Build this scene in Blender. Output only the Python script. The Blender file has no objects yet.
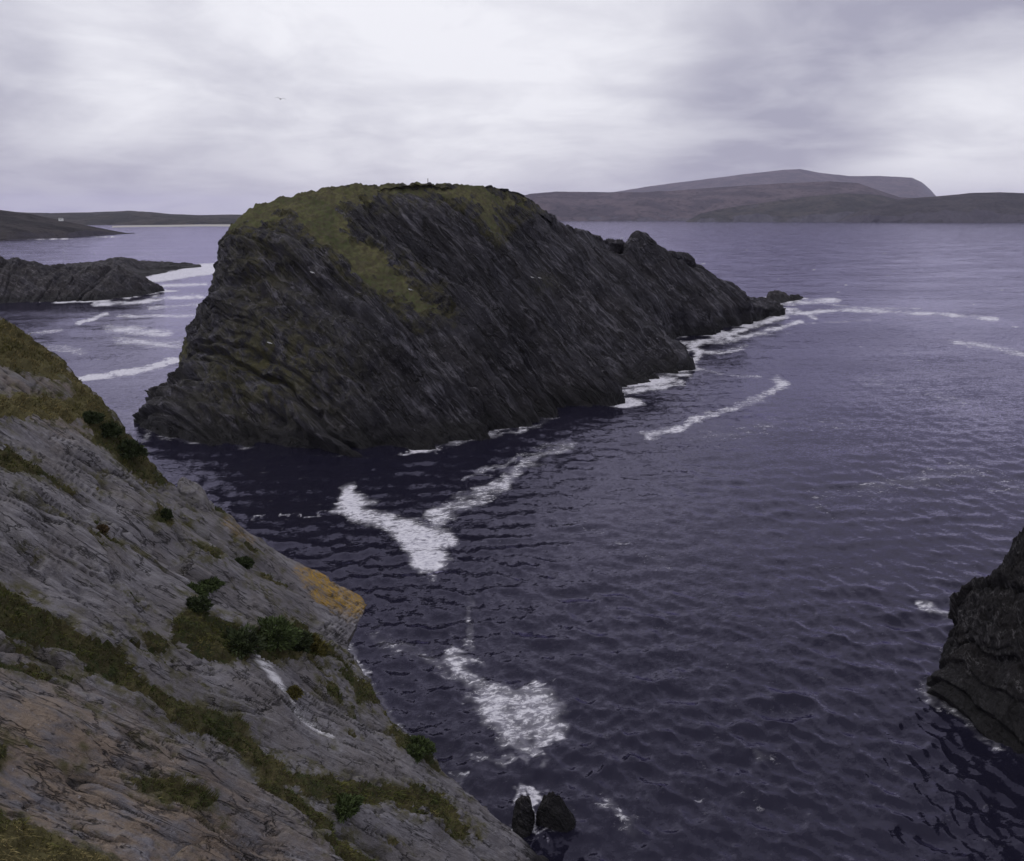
import bpy, math, random
import numpy as np
from mathutils import Vector
random.seed(7); RNG = np.random.default_rng(11)
scene = bpy.context.scene
COL = scene.collection

# ------------------------------------------------------------------ camera
H = 40.0; F = 850.0; CX, CY = 512.0, 430.5
TH = math.atan(215.5 / F); CT, ST = math.cos(TH), math.sin(TH)
cam_d = bpy.data.cameras.new('camera'); cam = bpy.data.objects.new('camera', cam_d)
COL.objects.link(cam); scene.camera = cam
cam.location = (0, 0, H); cam.rotation_euler = (math.radians(90) - TH, 0, 0)
cam_d.sensor_width = 36; cam_d.lens = F / 1024 * 36
cam_d.clip_start = 0.3; cam_d.clip_end = 90000

def P(px, py, Y):                      # survey point: direction + forward distance -> world point
    xc = (px - CX) / F; yc = (CY - py) / F
    yd = CT + yc * ST; zd = -ST + yc * CT
    return np.array([xc / yd * Y, Y, H + zd / yd * Y])
def W(px, py, z=0.0):                  # point on the sea
    yc = (CY - py) / F
    yd = CT + yc * ST; zd = -ST + yc * CT
    return P(px, py, (z - H) * yd / zd)
def proj(p):
    d = p - np.array([0, 0, H])
    dep = d[..., 1] * CT - d[..., 2] * ST
    up = d[..., 1] * ST + d[..., 2] * CT
    dep = np.where(dep < 0.5, 0.5, dep)
    return CX + F * d[..., 0] / dep, CY - F * up / dep

# ------------------------------------------------------------------ noise
PERM = RNG.permutation(256)
GR = RNG.normal(size=(256, 3)); GR /= np.linalg.norm(GR, axis=1)[:, None]
def noise(p, seed=0):
    p = p + seed * 17.31
    i = np.floor(p).astype(np.int64); f = p - i
    u = f * f * f * (f * (f * 6 - 15) + 10)
    r = np.zeros(p.shape[0])
    for dx in (0, 1):
        hx = PERM[(i[:, 0] + dx) & 255]; wx = u[:, 0] if dx else 1 - u[:, 0]
        for dy in (0, 1):
            hy = PERM[(hx + i[:, 1] + dy) & 255]; wy = u[:, 1] if dy else 1 - u[:, 1]
            for dz in (0, 1):
                g = GR[PERM[(hy + i[:, 2] + dz) & 255]]; wz = u[:, 2] if dz else 1 - u[:, 2]
                r += wx * wy * wz * (g[:, 0] * (f[:, 0] - dx) + g[:, 1] * (f[:, 1] - dy) + g[:, 2] * (f[:, 2] - dz))
    return r * 1.6
def fbm(p, n=4, seed=0, gain=0.5):
    a = 1.0; r = 0; s = 1.0
    for k in range(n):
        r = r + a * noise(p * s, seed + k * 3); a *= gain; s *= 2.03
    return r
def ridged(p, n=4, seed=0, gain=0.55):
    a = 1.0; r = 0; s = 1.0
    for k in range(n):
        r = r + a * (1 - 2 * np.abs(noise(p * s, seed + k * 3))); a *= gain; s *= 2.1
    return r
def sstep(a, b, x):
    t = np.clip((x - a) / (b - a), 0, 1); return t * t * (3 - 2 * t)

# ------------------------------------------------------------------ 2-D helpers for outlines
def poly_sd(px, py, poly):             # >0 inside
    poly = np.asarray(poly, float); n = len(poly)
    d = np.full(px.shape, 1e9); ins = np.zeros(px.shape, bool)
    for k in range(n):
        a = poly[k]; b = poly[(k + 1) % n]; e = b - a
        L = e @ e + 1e-9
        t = np.clip(((px - a[0]) * e[0] + (py - a[1]) * e[1]) / L, 0, 1)
        d = np.minimum(d, np.hypot(px - a[0] - t * e[0], py - a[1] - t * e[1]))
        c = (a[1] > py) != (b[1] > py)
        if abs(e[1]) > 1e-9:
            ins ^= c & (px < a[0] + (py - a[1]) / e[1] * e[0])
    return np.where(ins, d, -d)
def line_d(px, py, pts):
    d = np.full(px.shape, 1e9); par = np.zeros(px.shape)
    pts = np.asarray(pts, float)
    for k in range(len(pts) - 1):
        a = pts[k]; b = pts[k + 1]; e = b - a; L = e @ e + 1e-9
        t = np.clip(((px - a[0]) * e[0] + (py - a[1]) * e[1]) / L, 0, 1)
        dd = np.hypot(px - a[0] - t * e[0], py - a[1] - t * e[1])
        d = np.minimum(d, dd)
    return d

# ------------------------------------------------------------------ mesh helpers
def cr(pts, t, closed=False):          # Catmull-Rom along axis 0, t in control units
    n = len(pts); i = np.floor(t).astype(int); f = (t - i)
    def g(k):
        return pts[k % n] if closed else pts[np.clip(k, 0, n - 1)]
    p0, p1, p2, p3 = g(i - 1), g(i), g(i + 1), g(i + 2)
    f = f.reshape((-1,) + (1,) * (pts.ndim - 1))
    T = 0.5
    m1 = (p2 - p0) * T; m2 = (p3 - p1) * T
    f2 = f * f; f3 = f2 * f
    return (2 * f3 - 3 * f2 + 1) * p1 + (f3 - 2 * f2 + f) * m1 + (-2 * f3 + 3 * f2) * p2 + (f3 - f2) * m2
def grid_faces(nu, nv, closed):
    m = nu if closed else nu - 1
    i = np.arange(m)[:, None]; j = np.arange(nv - 1)[None, :]
    i2 = (i + 1) % nu
    return np.stack([i * nv + j, i2 * nv + j, i2 * nv + j + 1, i * nv + j + 1], -1).reshape(-1, 4)
def grid_normals(V, closed):
    du = (np.roll(V, -1, 0) - np.roll(V, 1, 0))
    if not closed:
        du[0] = V[1] - V[0]; du[-1] = V[-1] - V[-2]
    dv = np.empty_like(V); dv[:, 1:-1] = V[:, 2:] - V[:, :-2]
    dv[:, 0] = V[:, 1] - V[:, 0]; dv[:, -1] = V[:, -1] - V[:, -2]
    n = np.cross(du, dv); l = np.linalg.norm(n, axis=-1, keepdims=True); l[l < 1e-12] = 1
    return n / l
def make_mesh(name, V, Fc, mat, parent=None, attrs=None, smooth=True, normals=None):
    used = np.unique(Fc); remap = np.full(len(V), -1); remap[used] = np.arange(len(used))
    v = V[used]; f = remap[Fc]
    me = bpy.data.meshes.new(name)
    me.vertices.add(len(v)); me.vertices.foreach_set('co', v.astype(np.float32).ravel())
    k = f.shape[1]
    me.loops.add(f.size); me.loops.foreach_set('vertex_index', f.astype(np.int32).ravel())
    me.polygons.add(len(f)); me.polygons.foreach_set('loop_start', (np.arange(len(f)) * k).astype(np.int32))
    me.polygons.foreach_set('use_smooth', np.full(len(f), smooth))
    me.update(calc_edges=True)
    if attrs:
        for an, av in attrs.items():
            if av.ndim == 1:
                a = me.attributes.new(an, 'FLOAT', 'POINT'); a.data.foreach_set('value', av[used].astype(np.float32))
            else:
                a = me.attributes.new(an, 'FLOAT_COLOR', 'POINT')
                c = np.ones((len(used), 4), np.float32); c[:, :3] = av[used]; a.data.foreach_set('color', c.ravel())
    if normals is not None:
        me.normals_split_custom_set_from_vertices(normals[used].astype(np.float32).tolist())
    me.materials.append(mat)
    o = bpy.data.objects.new(name, me); COL.objects.link(o)
    if parent: o.parent = parent
    return o
def vnormals(V, Fc):
    a = V[Fc[:, 0]]; n = np.cross(V[Fc[:, 2]] - a, V[Fc[:, -1]] - V[Fc[:, 1]])
    out = np.zeros_like(V)
    for k in range(Fc.shape[1]):
        for c in range(3): out[:, c] += np.bincount(Fc[:, k], n[:, c], len(V))
    l = np.linalg.norm(out, axis=1)[:, None]; l[l < 1e-12] = 1
    return out / l
def tag(o, label=None, cat=None, group=None, kind=None):
    if label: o['label'] = label
    if cat: o['category'] = cat
    if group: o['group'] = group
    if kind: o['kind'] = kind
    return o
def empty(name, loc=(0, 0, 0)):
    o = bpy.data.objects.new(name, None); COL.objects.link(o); o.location = loc; o.empty_display_size = 0.3
    return o

# ------------------------------------------------------------------ materials
def newmat(name):
    m = bpy.data.materials.new(name); m.use_nodes = True
    nt = m.node_tree; nt.nodes.clear()
    out = nt.nodes.new('ShaderNodeOutputMaterial')
    return m, nt, out
class N:
    def __init__(s, nt): s.nt = nt
    def n(s, t, **kw):
        x = s.nt.nodes.new(t)
        for k, v in kw.items(): setattr(x, k, v)
        return x
    def l(s, a, b): s.nt.links.new(a, b)
    def val(s, sock, v):
        if hasattr(v, 'is_output'): s.l(v, sock)
        else: sock.default_value = v
    def math(s, op, a, b=None, c=None, clamp=False):
        x = s.n('ShaderNodeMath', operation=op, use_clamp=clamp)
        s.val(x.inputs[0], a)
        if b is not None: s.val(x.inputs[1], b)
        if c is not None: s.val(x.inputs[2], c)
        return x.outputs[0]
    def vmath(s, op, a, b=None, out=0):
        x = s.n('ShaderNodeVectorMath', operation=op)
        s.val(x.inputs[0], a)
        if b is not None: s.val(x.inputs[1], b)
        return x.outputs[out]
    def scale(s, a, f):
        x = s.n('ShaderNodeVectorMath', operation='SCALE'); s.val(x.inputs[0], a); s.val(x.inputs[3], f); return x.outputs[0]
    def mix(s, f, a, b):
        x = s.n('ShaderNodeMix', data_type='RGBA'); s.val(x.inputs[0], f)
        s.val(x.inputs[6], a if hasattr(a, 'is_output') else (*a, 1)); s.val(x.inputs[7], b if hasattr(b, 'is_output') else (*b, 1))
        return x.outputs[2]
    def noise(s, vec, scale, det=4, rough=0.55, out='Fac', dist=0.0):
        x = s.n('ShaderNodeTexNoise'); s.l(vec, x.inputs['Vector'])
        x.inputs['Scale'].default_value = scale; x.inputs['Detail'].default_value = det
        x.inputs['Roughness'].default_value = rough; x.inputs['Distortion'].default_value = dist
        return x.outputs[out]
    def ramp(s, v, a, b, lo=0.0, hi=1.0, smooth=True):
        x = s.n('ShaderNodeMapRange', interpolation_type='SMOOTHSTEP' if smooth else 'LINEAR')
        s.val(x.inputs[0], v); s.val(x.inputs[1], a); s.val(x.inputs[2], b); s.val(x.inputs[3], lo); s.val(x.inputs[4], hi)
        return x.outputs[0]
    def attr(s, name, out='Fac'):
        x = s.n('ShaderNodeAttribute'); x.attribute_name = name; return x.outputs[out]
    def frame(s, pos, ax):             # coordinates of pos along three directions, each stretched
        outs = []
        for d, k in ax:
            outs.append(s.vmath('DOT_PRODUCT', pos, tuple(float(c) * k for c in d), out=1))
        x = s.n('ShaderNodeCombineXYZ')
        for i in range(3): s.l(outs[i], x.inputs[i])
        return x.outputs[0]

def unit(v): v = np.asarray(v, float); return v / np.linalg.norm(v)

def rock_mat(name, ax, cols, size, bump=0.5, wetz=3.0, wetcol=(0.012, 0.0115, 0.012), rough=0.75, tan=(0.2, 0.15, 0.09), crackk=1.0, hilites=0.8):
    """ax = (along streak, across streak in surface, bedding normal) unit vectors; size = metres of the main streak width"""
    m, nt, out = newmat(name); s = N(nt)
    geo = s.n('ShaderNodeNewGeometry'); pos = geo.outputs['Position']
    k = 1.0 / size
    st = s.frame(pos, ((ax[0], k * 0.16), (ax[1], k), (ax[2], k)))
    st2 = s.frame(pos, ((ax[0], k * 0.45), (ax[1], k), (ax[2], k * 1.5)))
    n1 = s.noise(st, 1.0, 6, 0.62, dist=0.4)
    n2 = s.noise(st, 2.6, 6, 0.62, dist=0.5)
    n3 = s.noise(pos, 0.09 * k * 2, 5, 0.6)
    n4 = s.noise(st2, 7.0, 4, 0.65)
    big = s.noise(pos, 0.05, 4, 0.6)
    c = s.mix(s.ramp(n1, 0.35, 0.65), cols[0], cols[1])
    c = s.mix(s.math('MULTIPLY', s.ramp(n2, 0.48, 0.66, 0, 0.9), s.ramp(s.noise(st, 0.35, 4, 0.6), 0.42, 0.6, 0.15, 1.0)), c, cols[2])
    c = s.mix(s.ramp(n3, 0.42, 0.62, 0, 0.6), c, cols[3])
    c = s.mix(s.ramp(n4, 0.56, 0.75, 0, 0.6), c, cols[4])
    c = s.mix(s.ramp(s.noise(pos, 0.16 * k, 4, 0.6), 0.5, 0.66, 0, 0.6), c, cols[0])
    lv = s.math('ABSOLUTE', s.math('SUBTRACT', s.noise(s.frame(pos, ((ax[0], k * 0.13), (ax[1], k * 0.8), (ax[2], k * 0.8))), 0.9, 5, 0.65, dist=0.3), 0.5))  # slab highlights painted into the rock colour as thin pale streaks
    lv = s.math('MULTIPLY', s.ramp(lv, 0.004, 0.03, 1, 0), s.ramp(s.noise(st, 0.8, 3, 0.6), 0.45, 0.6, 0, hilites))
    c = s.mix(lv, c, cols[4])
    # stained, tan areas
    c = s.mix(s.math('MULTIPLY', s.attr('tan'), s.ramp(s.noise(st2, 0.8, 5, 0.65), 0.35, 0.62)), c, tan)
    # thin dark joints
    vo = s.n('ShaderNodeTexVoronoi', feature='DISTANCE_TO_EDGE'); vo.inputs['Scale'].default_value = 0.55
    wv = s.vmath('ADD', st2, s.scale(s.noise(st2, 1.2, 3, 0.6, out='Color'), 1.6)); s.l(wv, vo.inputs['Vector'])
    crack = s.ramp(vo.outputs['Distance'], 0.0, 0.05, 1, 0)
    crack = s.math('MULTIPLY', crack, s.ramp(s.noise(pos, 0.5 * k, 3), 0.45, 0.6))
    stL = s.frame(pos, ((ax[0], k * 0.10), (ax[1], k * 0.9), (ax[2], k * 0.9)))
    ln = s.math('ABSOLUTE', s.math('SUBTRACT', s.noise(stL, 0.6, 4, 0.62, dist=0.5), 0.5))
    ln = s.math('MULTIPLY', s.ramp(ln, 0.0, 0.016, 1, 0), s.ramp(s.noise(stL, 1.7, 3), 0.42, 0.56))
    crack = s.math('MAXIMUM', s.math('MULTIPLY', crack, crackk), ln)
    c = s.mix(s.math('MULTIPLY', crack, 0.85), c, (0.02, 0.018, 0.018))
    c = s.mix(s.math('MULTIPLY', s.attr('joint'), 0.8), c, (0.028, 0.025, 0.022))
    # pale speckles, lichen
    sp = s.ramp(s.noise(pos, 2.6 * k, 3, 0.7), 0.66, 0.74, 0, 0.75)
    c = s.mix(sp, c, cols[4])
    # moss film
    mo = s.math('MULTIPLY', s.attr('moss'), s.ramp(s.noise(pos, 0.9 * k, 5, 0.7), 0.4, 0.6))
    c = s.mix(mo, c, s.mix(s.noise(pos, 0.7, 3), (0.045, 0.05, 0.018), (0.11, 0.095, 0.035)))
    # orange lichen
    li = s.math('MULTIPLY', s.attr('lichen'), s.ramp(s.noise(pos, 1.8 * k, 6, 0.8), 0.33, 0.62))
    c = s.mix(li, c, s.mix(s.noise(pos, 5 * k, 3), (0.52, 0.29, 0.02), (0.26, 0.18, 0.04)))
    # white quartz / guano streak
    c = s.mix(s.math('MULTIPLY', s.attr('white'), s.ramp(s.noise(st, 3.0, 5, 0.7), 0.38, 0.55)), c, (0.75, 0.74, 0.76))
    # splash zone, black algae
    sep = s.n('ShaderNodeSeparateXYZ'); s.l(pos, sep.inputs[0])
    zz = s.math('ADD', sep.outputs[2], s.math('MULTIPLY', s.math('SUBTRACT', s.noise(pos, 0.25, 4), 0.5), wetz * 2.4))
    wet = s.ramp(zz, wetz * 0.3, wetz * 1.5, 1, 0)
    c = s.mix(s.math('MULTIPLY', wet, 0.88), c, wetcol)
    b = s.n('ShaderNodeBsdfPrincipled'); s.l(c, b.inputs['Base Color'])
    s.l(s.math('SUBTRACT', s.ramp(n4, 0.3, 0.7, rough - 0.12, rough + 0.15), s.math('MULTIPLY', wet, 0.12)), b.inputs['Roughness'])
    b.inputs['Specular IOR Level'].default_value = 0.2
    hh = s.math('ADD', s.math('MULTIPLY', n1, 0.9), s.math('MULTIPLY', n2, 0.4))
    hh = s.math('ADD', hh, s.math('MULTIPLY', n4, 0.28))
    hh = s.math('ADD', hh, s.math('MULTIPLY', s.noise(pos, 5.5 * k, 4, 0.7), 0.16))
    hh = s.math('SUBTRACT', hh, s.math('MULTIPLY', crack, 0.35))
    bp = s.n('ShaderNodeBump'); bp.inputs['Strength'].default_value = bump; bp.inputs['Distance'].default_value = size
    s.l(hh, bp.inputs['Height']); s.l(bp.outputs[0], b.inputs['Normal'])
    s.l(b.outputs[0], out.inputs[0])
    return m

def turf_mat(name, green, gold, brown, k=1.0, bump=0.6):
    m, nt, out = newmat(name); s = N(nt)
    pos = s.n('ShaderNodeNewGeometry').outputs['Position']
    n1 = s.noise(pos, 0.12 * k, 5, 0.65); n2 = s.noise(pos, 0.9 * k, 5, 0.7); n3 = s.noise(pos, 4 * k, 3, 0.7)
    c = s.mix(s.ramp(n1, 0.38, 0.62), green, gold)
    c = s.mix(s.ramp(n2, 0.42, 0.58, 0, 0.85), c, brown)
    c = s.mix(s.ramp(n3, 0.55, 0.75, 0, 0.5), c, tuple(x * 0.45 for x in green))
    c = s.mix(s.math('MULTIPLY', s.attr('tan'), 0.8), c, s.mix(n2, gold, tuple(x * 1.35 for x in gold)))
    b = s.n('ShaderNodeBsdfPrincipled'); s.l(c, b.inputs['Base Color']); b.inputs['Roughness'].default_value = 0.95
    b.inputs['Specular IOR Level'].default_value = 0.1
    bp = s.n('ShaderNodeBump'); bp.inputs['Strength'].default_value = bump; bp.inputs['Distance'].default_value = 0.6 / k
    s.l(s.math('ADD', n2, s.math('MULTIPLY', n3, 0.5)), bp.inputs['Height']); s.l(bp.outputs[0], b.inputs['Normal'])
    s.l(b.outputs[0], out.inputs[0]); return m

def leaf_mat(name):
    m, nt, out = newmat(name); s = N(nt)
    b = s.n('ShaderNodeBsdfPrincipled'); s.l(s.attr('tint', 'Color'), b.inputs['Base Color'])
    b.inputs['Roughness'].default_value = 0.8; b.inputs['Specular IOR Level'].default_value = 0.15
    s.l(b.outputs[0], out.inputs[0]); return m

# island bedding frame: fall line of the slabs, island axis, bedding normal
fall = unit((0.62, -0.42, -0.70)); axis = unit((0.66, 0.75, 0.0))
nb = unit(axis - (axis @ fall) * fall + np.array([0, 0, 0.12]))
acr = unit(np.cross(nb, fall))
ISL_AX = (fall, acr, nb)
ROCK_I = rock_mat('island_rock', ISL_AX, [(0.017, 0.016, 0.021), (0.042, 0.040, 0.050), (0.14, 0.134, 0.16), (0.026, 0.023, 0.025), (0.22, 0.21, 0.24)],
                  2.4, 1.0, wetz=3.4, hilites=0.45)
ROCK_D = rock_mat('reef_rock', (unit((1, 0.2, -0.6)), unit((0, 1, 0)), unit((0.6, 0, 1))), [(0.022, 0.02, 0.023), (0.045, 0.042, 0.048), (0.10, 0.095, 0.11), (0.032, 0.027, 0.024), (0.16, 0.15, 0.16)],
                  1.6, 0.9, wetz=3.0)
TURF_I = turf_mat('island_turf', (0.058, 0.066, 0.029), (0.095, 0.092, 0.043), (0.062, 0.054, 0.035))
LEAF = leaf_mat('grass_blades')

# ------------------------------------------------------------------ rock relief
def strata(p, n_bed, along, acr_, seed, specs, warp=1.0):
    """steps of bedding planes; specs = (spacing, amplitude)"""
    q = np.stack([p @ along * 0.25, p @ acr_, p @ n_bed], -1)
    w = fbm(q / 20, 3, seed) * 2.0 * warp
    d0 = p @ n_bed + w
    r = np.zeros(len(p))
    for k, (s, a) in enumerate(specs):
        d = d0 / s + 0.14 * noise(q / (s * 1.3), seed + 20 + k)
        c = np.floor(d); f = d - c
        jit = np.abs(np.modf(np.sin(c * 127.1 + k * 31.7) * 4375.5)[0])
        lay = 0.35 + 0.9 * jit + 0.5 * noise(np.stack([p @ along / (s * 6), p @ acr_ / (s * 3), c * 7.7], -1), seed + 40 + k)
        up_ = np.where(jit > 0.45, 0.12, 0.86); prof = np.where(f < up_, f / up_, (1 - f) / (1 - up_))
        r += a * lay * (prof - 0.45)
    return r

def island_relief(V, Nn, closed, amp=1.0, seed=1, specs=((24, 4.6), (9.5, 3.2), (3.8, 1.3), (1.5, 0.34), (0.65, 0.10)), bulk=1.0, fade=None, fr=None, rib=None, cross=1.0, fine=None):
    sh = V.shape; p = V.reshape(-1, 3); n = Nn.reshape(-1, 3)
    fa = np.ones(len(p)) if fade is None else fade.reshape(-1)
    fall_, acr_, nb_ = fr if fr else (fall, acr, nb)
    d = strata(p, nb_, fall_, acr_, seed, specs)
    d += bulk * (1.7 * fbm(p / 22, 4, seed + 5) + 0.5 * ridged(p / 7, 4, seed + 9, 0.45) - 0.3)
    q = np.stack([p @ fall_ * 0.3, p @ acr_, p @ nb_], -1)
    d += 0.18 * fbm(q / 1.1, 3, seed + 60)
    d += cross * strata(p, acr_, fall_, nb_, seed + 80, tuple((a_ * 0.8, b_ * 0.45) for a_, b_ in specs[1:4]), 1.5)
    if rib is not None: d += rib
    if fine: d += fine[1] * (ridged(p / fine[0], 4, seed + 95) - 1.0)
    d *= fa * amp
    return (p + n * d[:, None]).reshape(sh)

# ================================================================== ISLAND
def build_island():
    st = []
    def S(b, m, u, t): st.append([b, m, u, t])
    S(W(152, 421), P(194, 330, 177), P(222, 262, 182), P(240, 217, 188))
    S(W(175, 438), P(222, 338, 166), P(246, 250, 176), P(258, 207, 187))
    S(W(260, 447), P(288, 340, 160), P(292, 240, 174), P(300, 196, 191))
    S(W(350, 452), P(365, 345, 158), P(352, 255, 177), P(345, 189, 198))
    S(W(430, 448), P(432, 338, 166), P(412, 248, 189), P(400, 188, 211))
    S(W(500, 433), P(492, 330, 178), P(464, 238, 204), P(452, 187, 223))
    S(W(562, 412), P(540, 322, 197), P(510, 242, 222), P(500, 192, 240))
    S(W(606, 402), P(572, 334, 206), P(548, 255, 238), P(533, 204, 253))
    S(W(622, 387), P(618, 330, 228), P(582, 270, 250), P(564, 230, 268))
    S(W(684, 367), P(636, 326, 238), P(612, 275, 268), P(598, 250, 287))
    S(W(676, 341), P(664, 305, 282), P(636, 266, 292), P(622, 253, 297))
    S(W(705, 335), P(688, 302, 290), P(654, 259, 299), P(643, 237, 303))
    S(W(740, 325), P(722, 306, 316), P(699, 280, 321), P(686, 266, 326))
    S(W(776, 315), P(766, 307, 341), P(754, 300, 344), P(736, 292, 339))
    A = np.array
    S(A([111., 366, 0]), A([101., 360, 3]), A([93., 354, 6]), A([85., 345, 10.]))
    S(A([95., 378, 0]), A([84., 362, 9]), A([75., 347, 19]), A([68., 333, 23.]))
    S(A([60., 356, 0]), A([52., 338, 13]), A([46., 324, 25]), A([42., 310, 29.]))
    S(A([15., 318, 0]), A([12., 302, 17]), A([9., 288, 32]), A([6., 272, 39.]))
    S(A([-30., 277, 0]), A([-25., 263, 20]), A([-20., 252, 38]), A([-16., 241, 44.]))
    S(A([-63., 225, 0]), A([-56., 219, 20]), A([-50., 213, 35]), A([-46., 206, 42.]))
    S(A([-77., 192, 0]), A([-67., 193, 18]), A([-59., 194, 33]), A([-55., 193, 39.]))
    rows = []
    ctr = A([[-40., 196, 43.5], [-16., 221, 46.5], [4., 247, 43], [20., 273, 32.5], [38., 306, 26.5], [64., 331, 20], [88., 346, 10]])
    for b, m, u, t in st:
        dd = np.linalg.norm(ctr[:, :2] - t[:2], axis=1); i = dd.argmin(); c = ctr[i]
        out = b.copy(); cc = b - u; cc[2] = 0; out += cc * 0.12; out[2] = -4
        bm = b * 0.45 + m * 0.55; inw = unit(A([m[0] - b[0], m[1] - b[1], 0]))
        t2 = t * 0.45 + c * 0.55; t2[2] = t[2] * 0.6 + c[2] * 0.4
        t3 = t * 0.02 + c * 0.98
        rows.append([out, b, b * 0.5 + m * 0.5, m, m * 0.5 + u * 0.5, u, t, t2, t3])
    G = np.array(rows)                       # station, ring, xyz
    ns = len(st)
    # dense stations on the seaward side that faces us, coarser behind
    tt = []
    for k in range(ns):
        L = np.linalg.norm(G[(k + 1) % ns, 3] - G[k, 3]); dep = G[k, 3][1]
        stp = 0.26 * max(1, dep / 190) if (k < 13 or k == ns - 1) else 1.2
        n = max(4, int(L / stp)); tt += list(k + np.arange(n) / n)
    tt = np.array(tt)
    R = cr(G, tt, True)
    segn = [8, 60, 60, 60, 60, 70, 50, 20]
    vv = np.concatenate([k + np.arange(n) / n for k, n in enumerate(segn)] + [np.array([8.0])])
    V = np.transpose(cr(np.transpose(R, (1, 0, 2)), vv), (1, 0, 2)).copy()
    Nn = grid_normals(V, True)
    if Nn[len(tt) // 6, 150] @ A([0.3, -1, 0.3]) < 0: Nn = -Nn; flip = True
    else: flip = False
    px, py = proj(V)
    T1 = [(222, 236), (236, 229), (262, 226), (275, 220), (292, 212), (306, 228), (324, 246), (345, 263), (366, 282), (387, 295), (422, 313), (447, 316),
          (430, 298), (419, 290), (398, 266), (372, 250), (345, 238), (336, 220), (330, 206), (345, 200), (400, 197), (440, 196), (475, 203), (486, 222), (494, 238), (500, 226), (494, 206), (520, 206), (535, 205), (520, 170), (200, 170)]
    sd = poly_sd(px, py, T1)
    nz = Nn[..., 2]
    p = V.reshape(-1, 3)
    nn = (fbm(p / 3.0, 5, 77, 0.6) * 9).reshape(px.shape)
    nn2 = (fbm(p / 12, 3, 99) * 5).reshape(px.shape)
    back = (V[..., 1] > 0.9 * V[..., 0] + 242) & (V[..., 0] < 6)
    turf = sd + nn + nn2
    turf = np.where(back, (nz - 0.55) * 60 + nn, turf); turf = np.where((vv[None, :] > 6.4) & (V[..., 0] < 6), 15 + nn, turf)
    turfm = sstep(-14, 6, turf)
    fade = (1 - 0.82 * turfm) * (0.45 + 0.55 * sstep(-3, 1.0, V[..., 2])) * (1 - 0.55 * sstep(38, 46, V[..., 2]) )
    fade = fade * np.interp(vv, [5.0, 6.0, 8.0], [1.0, 0.6, 0.0])[None, :] * np.where((V[..., 0] > 24), 0.9, 1.0)
    tips = [(262, 449, 1.2), (352, 453, 1.6), (430, 450, 1.2), (506, 434, 2.0), (566, 411, 1.5), (612, 402, 3.2), (650, 383, 1.5), (686, 368, 3.4), (722, 333, 1.8), (760, 322, 1.6), (786, 314, 1.5)]
    kd, kv = [-400.0], [0.0]
    dd0 = p @ nb + 2.2 * fbm(p / 16, 3, 140) + 0.5 * noise(p / 2.5, 141)
    for tx, ty, am in tips:
        D = float(W(tx, ty) @ nb); kd += [D - 7, D, D + 1.6 * am ** 0.5, D + 5]; kv += [-0.3 * am, 1.1 * am, -1.6 * am, -1.1 * am]
    o_ = np.argsort(kd); rib = np.interp(dd0, np.array(kd)[o_], np.array(kv)[o_])
    cl = p @ nb + 1.2 * fbm(p / 9, 3, 150); cm = noise(np.stack([p @ fall / 30, p @ nb / 12, p @ acr / 30], -1), 151)
    for k in range(15):
        Dk = float(W(262, 449) @ nb) + 6 + k * 15.5 + 5 * math.sin(k * 2.3)
        rib_c = np.exp(-((cl - Dk) / (0.9 + 0.5 * (k % 3))) ** 2) * np.clip(0.6 + 1.6 * cm * (-1) ** k, 0, 1.3)
        clefts = rib_c if k == 0 else clefts + rib_c
    rib *= np.clip(1.25 - p[:, 2] / 34, 0.15, 1.1)
    V2 = island_relief(V, Nn, True, 1.0, 1, fade=fade, rib=rib - 3.2 * clefts, fine=(2.2, 0.12), cross=0.55)
    # turf hummocks
    hb = (0.5 * fbm(p / 2.2, 5, 33, 0.6)).reshape(px.shape) * turfm
    V2[..., 2] += hb
    px2, py2 = proj(V2)
    moss = np.exp(-(((px2 - 265) / 75) ** 2 + ((py2 - 365) / 55) ** 2)) * 0.85 + np.exp(-(((px2 - 260) / 40) ** 2 + ((py2 - 260) / 40) ** 2)) * 0.5 + 0.75 * sstep(-18, -3, turf)
    moss += 0.35 * np.exp(-(((px2 - 545) / 14) ** 2 + ((py2 - 283) / 10) ** 2))
    Vf = V2.reshape(-1, 3); Fc = grid_faces(len(tt), len(vv), True)
    if flip: Fc = Fc[:, ::-1]
    nrm = vnormals(Vf, Fc)
    at = {'moss': np.clip(moss, 0, 1).ravel(), 'tan': np.zeros(len(Vf)), 'lichen': np.zeros(len(Vf)), 'white': np.zeros(len(Vf))}
    tf = turf.ravel()[Fc].mean(1) > 0.5
    # scattered turf needs a fairly flat spot
    tf &= nrm[Fc[:, 0]][:, 2] > 0.12
    root = empty('rocky_island', (0, 200, 0))
    tag(root, 'huge dark rocky island with sloping slab cliffs and green turf cap, alone in the middle', 'island')
    for nm, msk, mt in (('rock', ~tf, ROCK_I), ('turf', tf, TURF_I)):
        o = make_mesh(nm, Vf - np.array([0, 200, 0]), Fc[msk], mt, root, at, normals=nrm)
    tag(bpy.data.objects['turf'], 'green and brown turf cap with a tongue running down the cliff')
    return Vf, nrm, G, tt
ISLV, ISLN, ISLG, _ = build_island()

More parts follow.
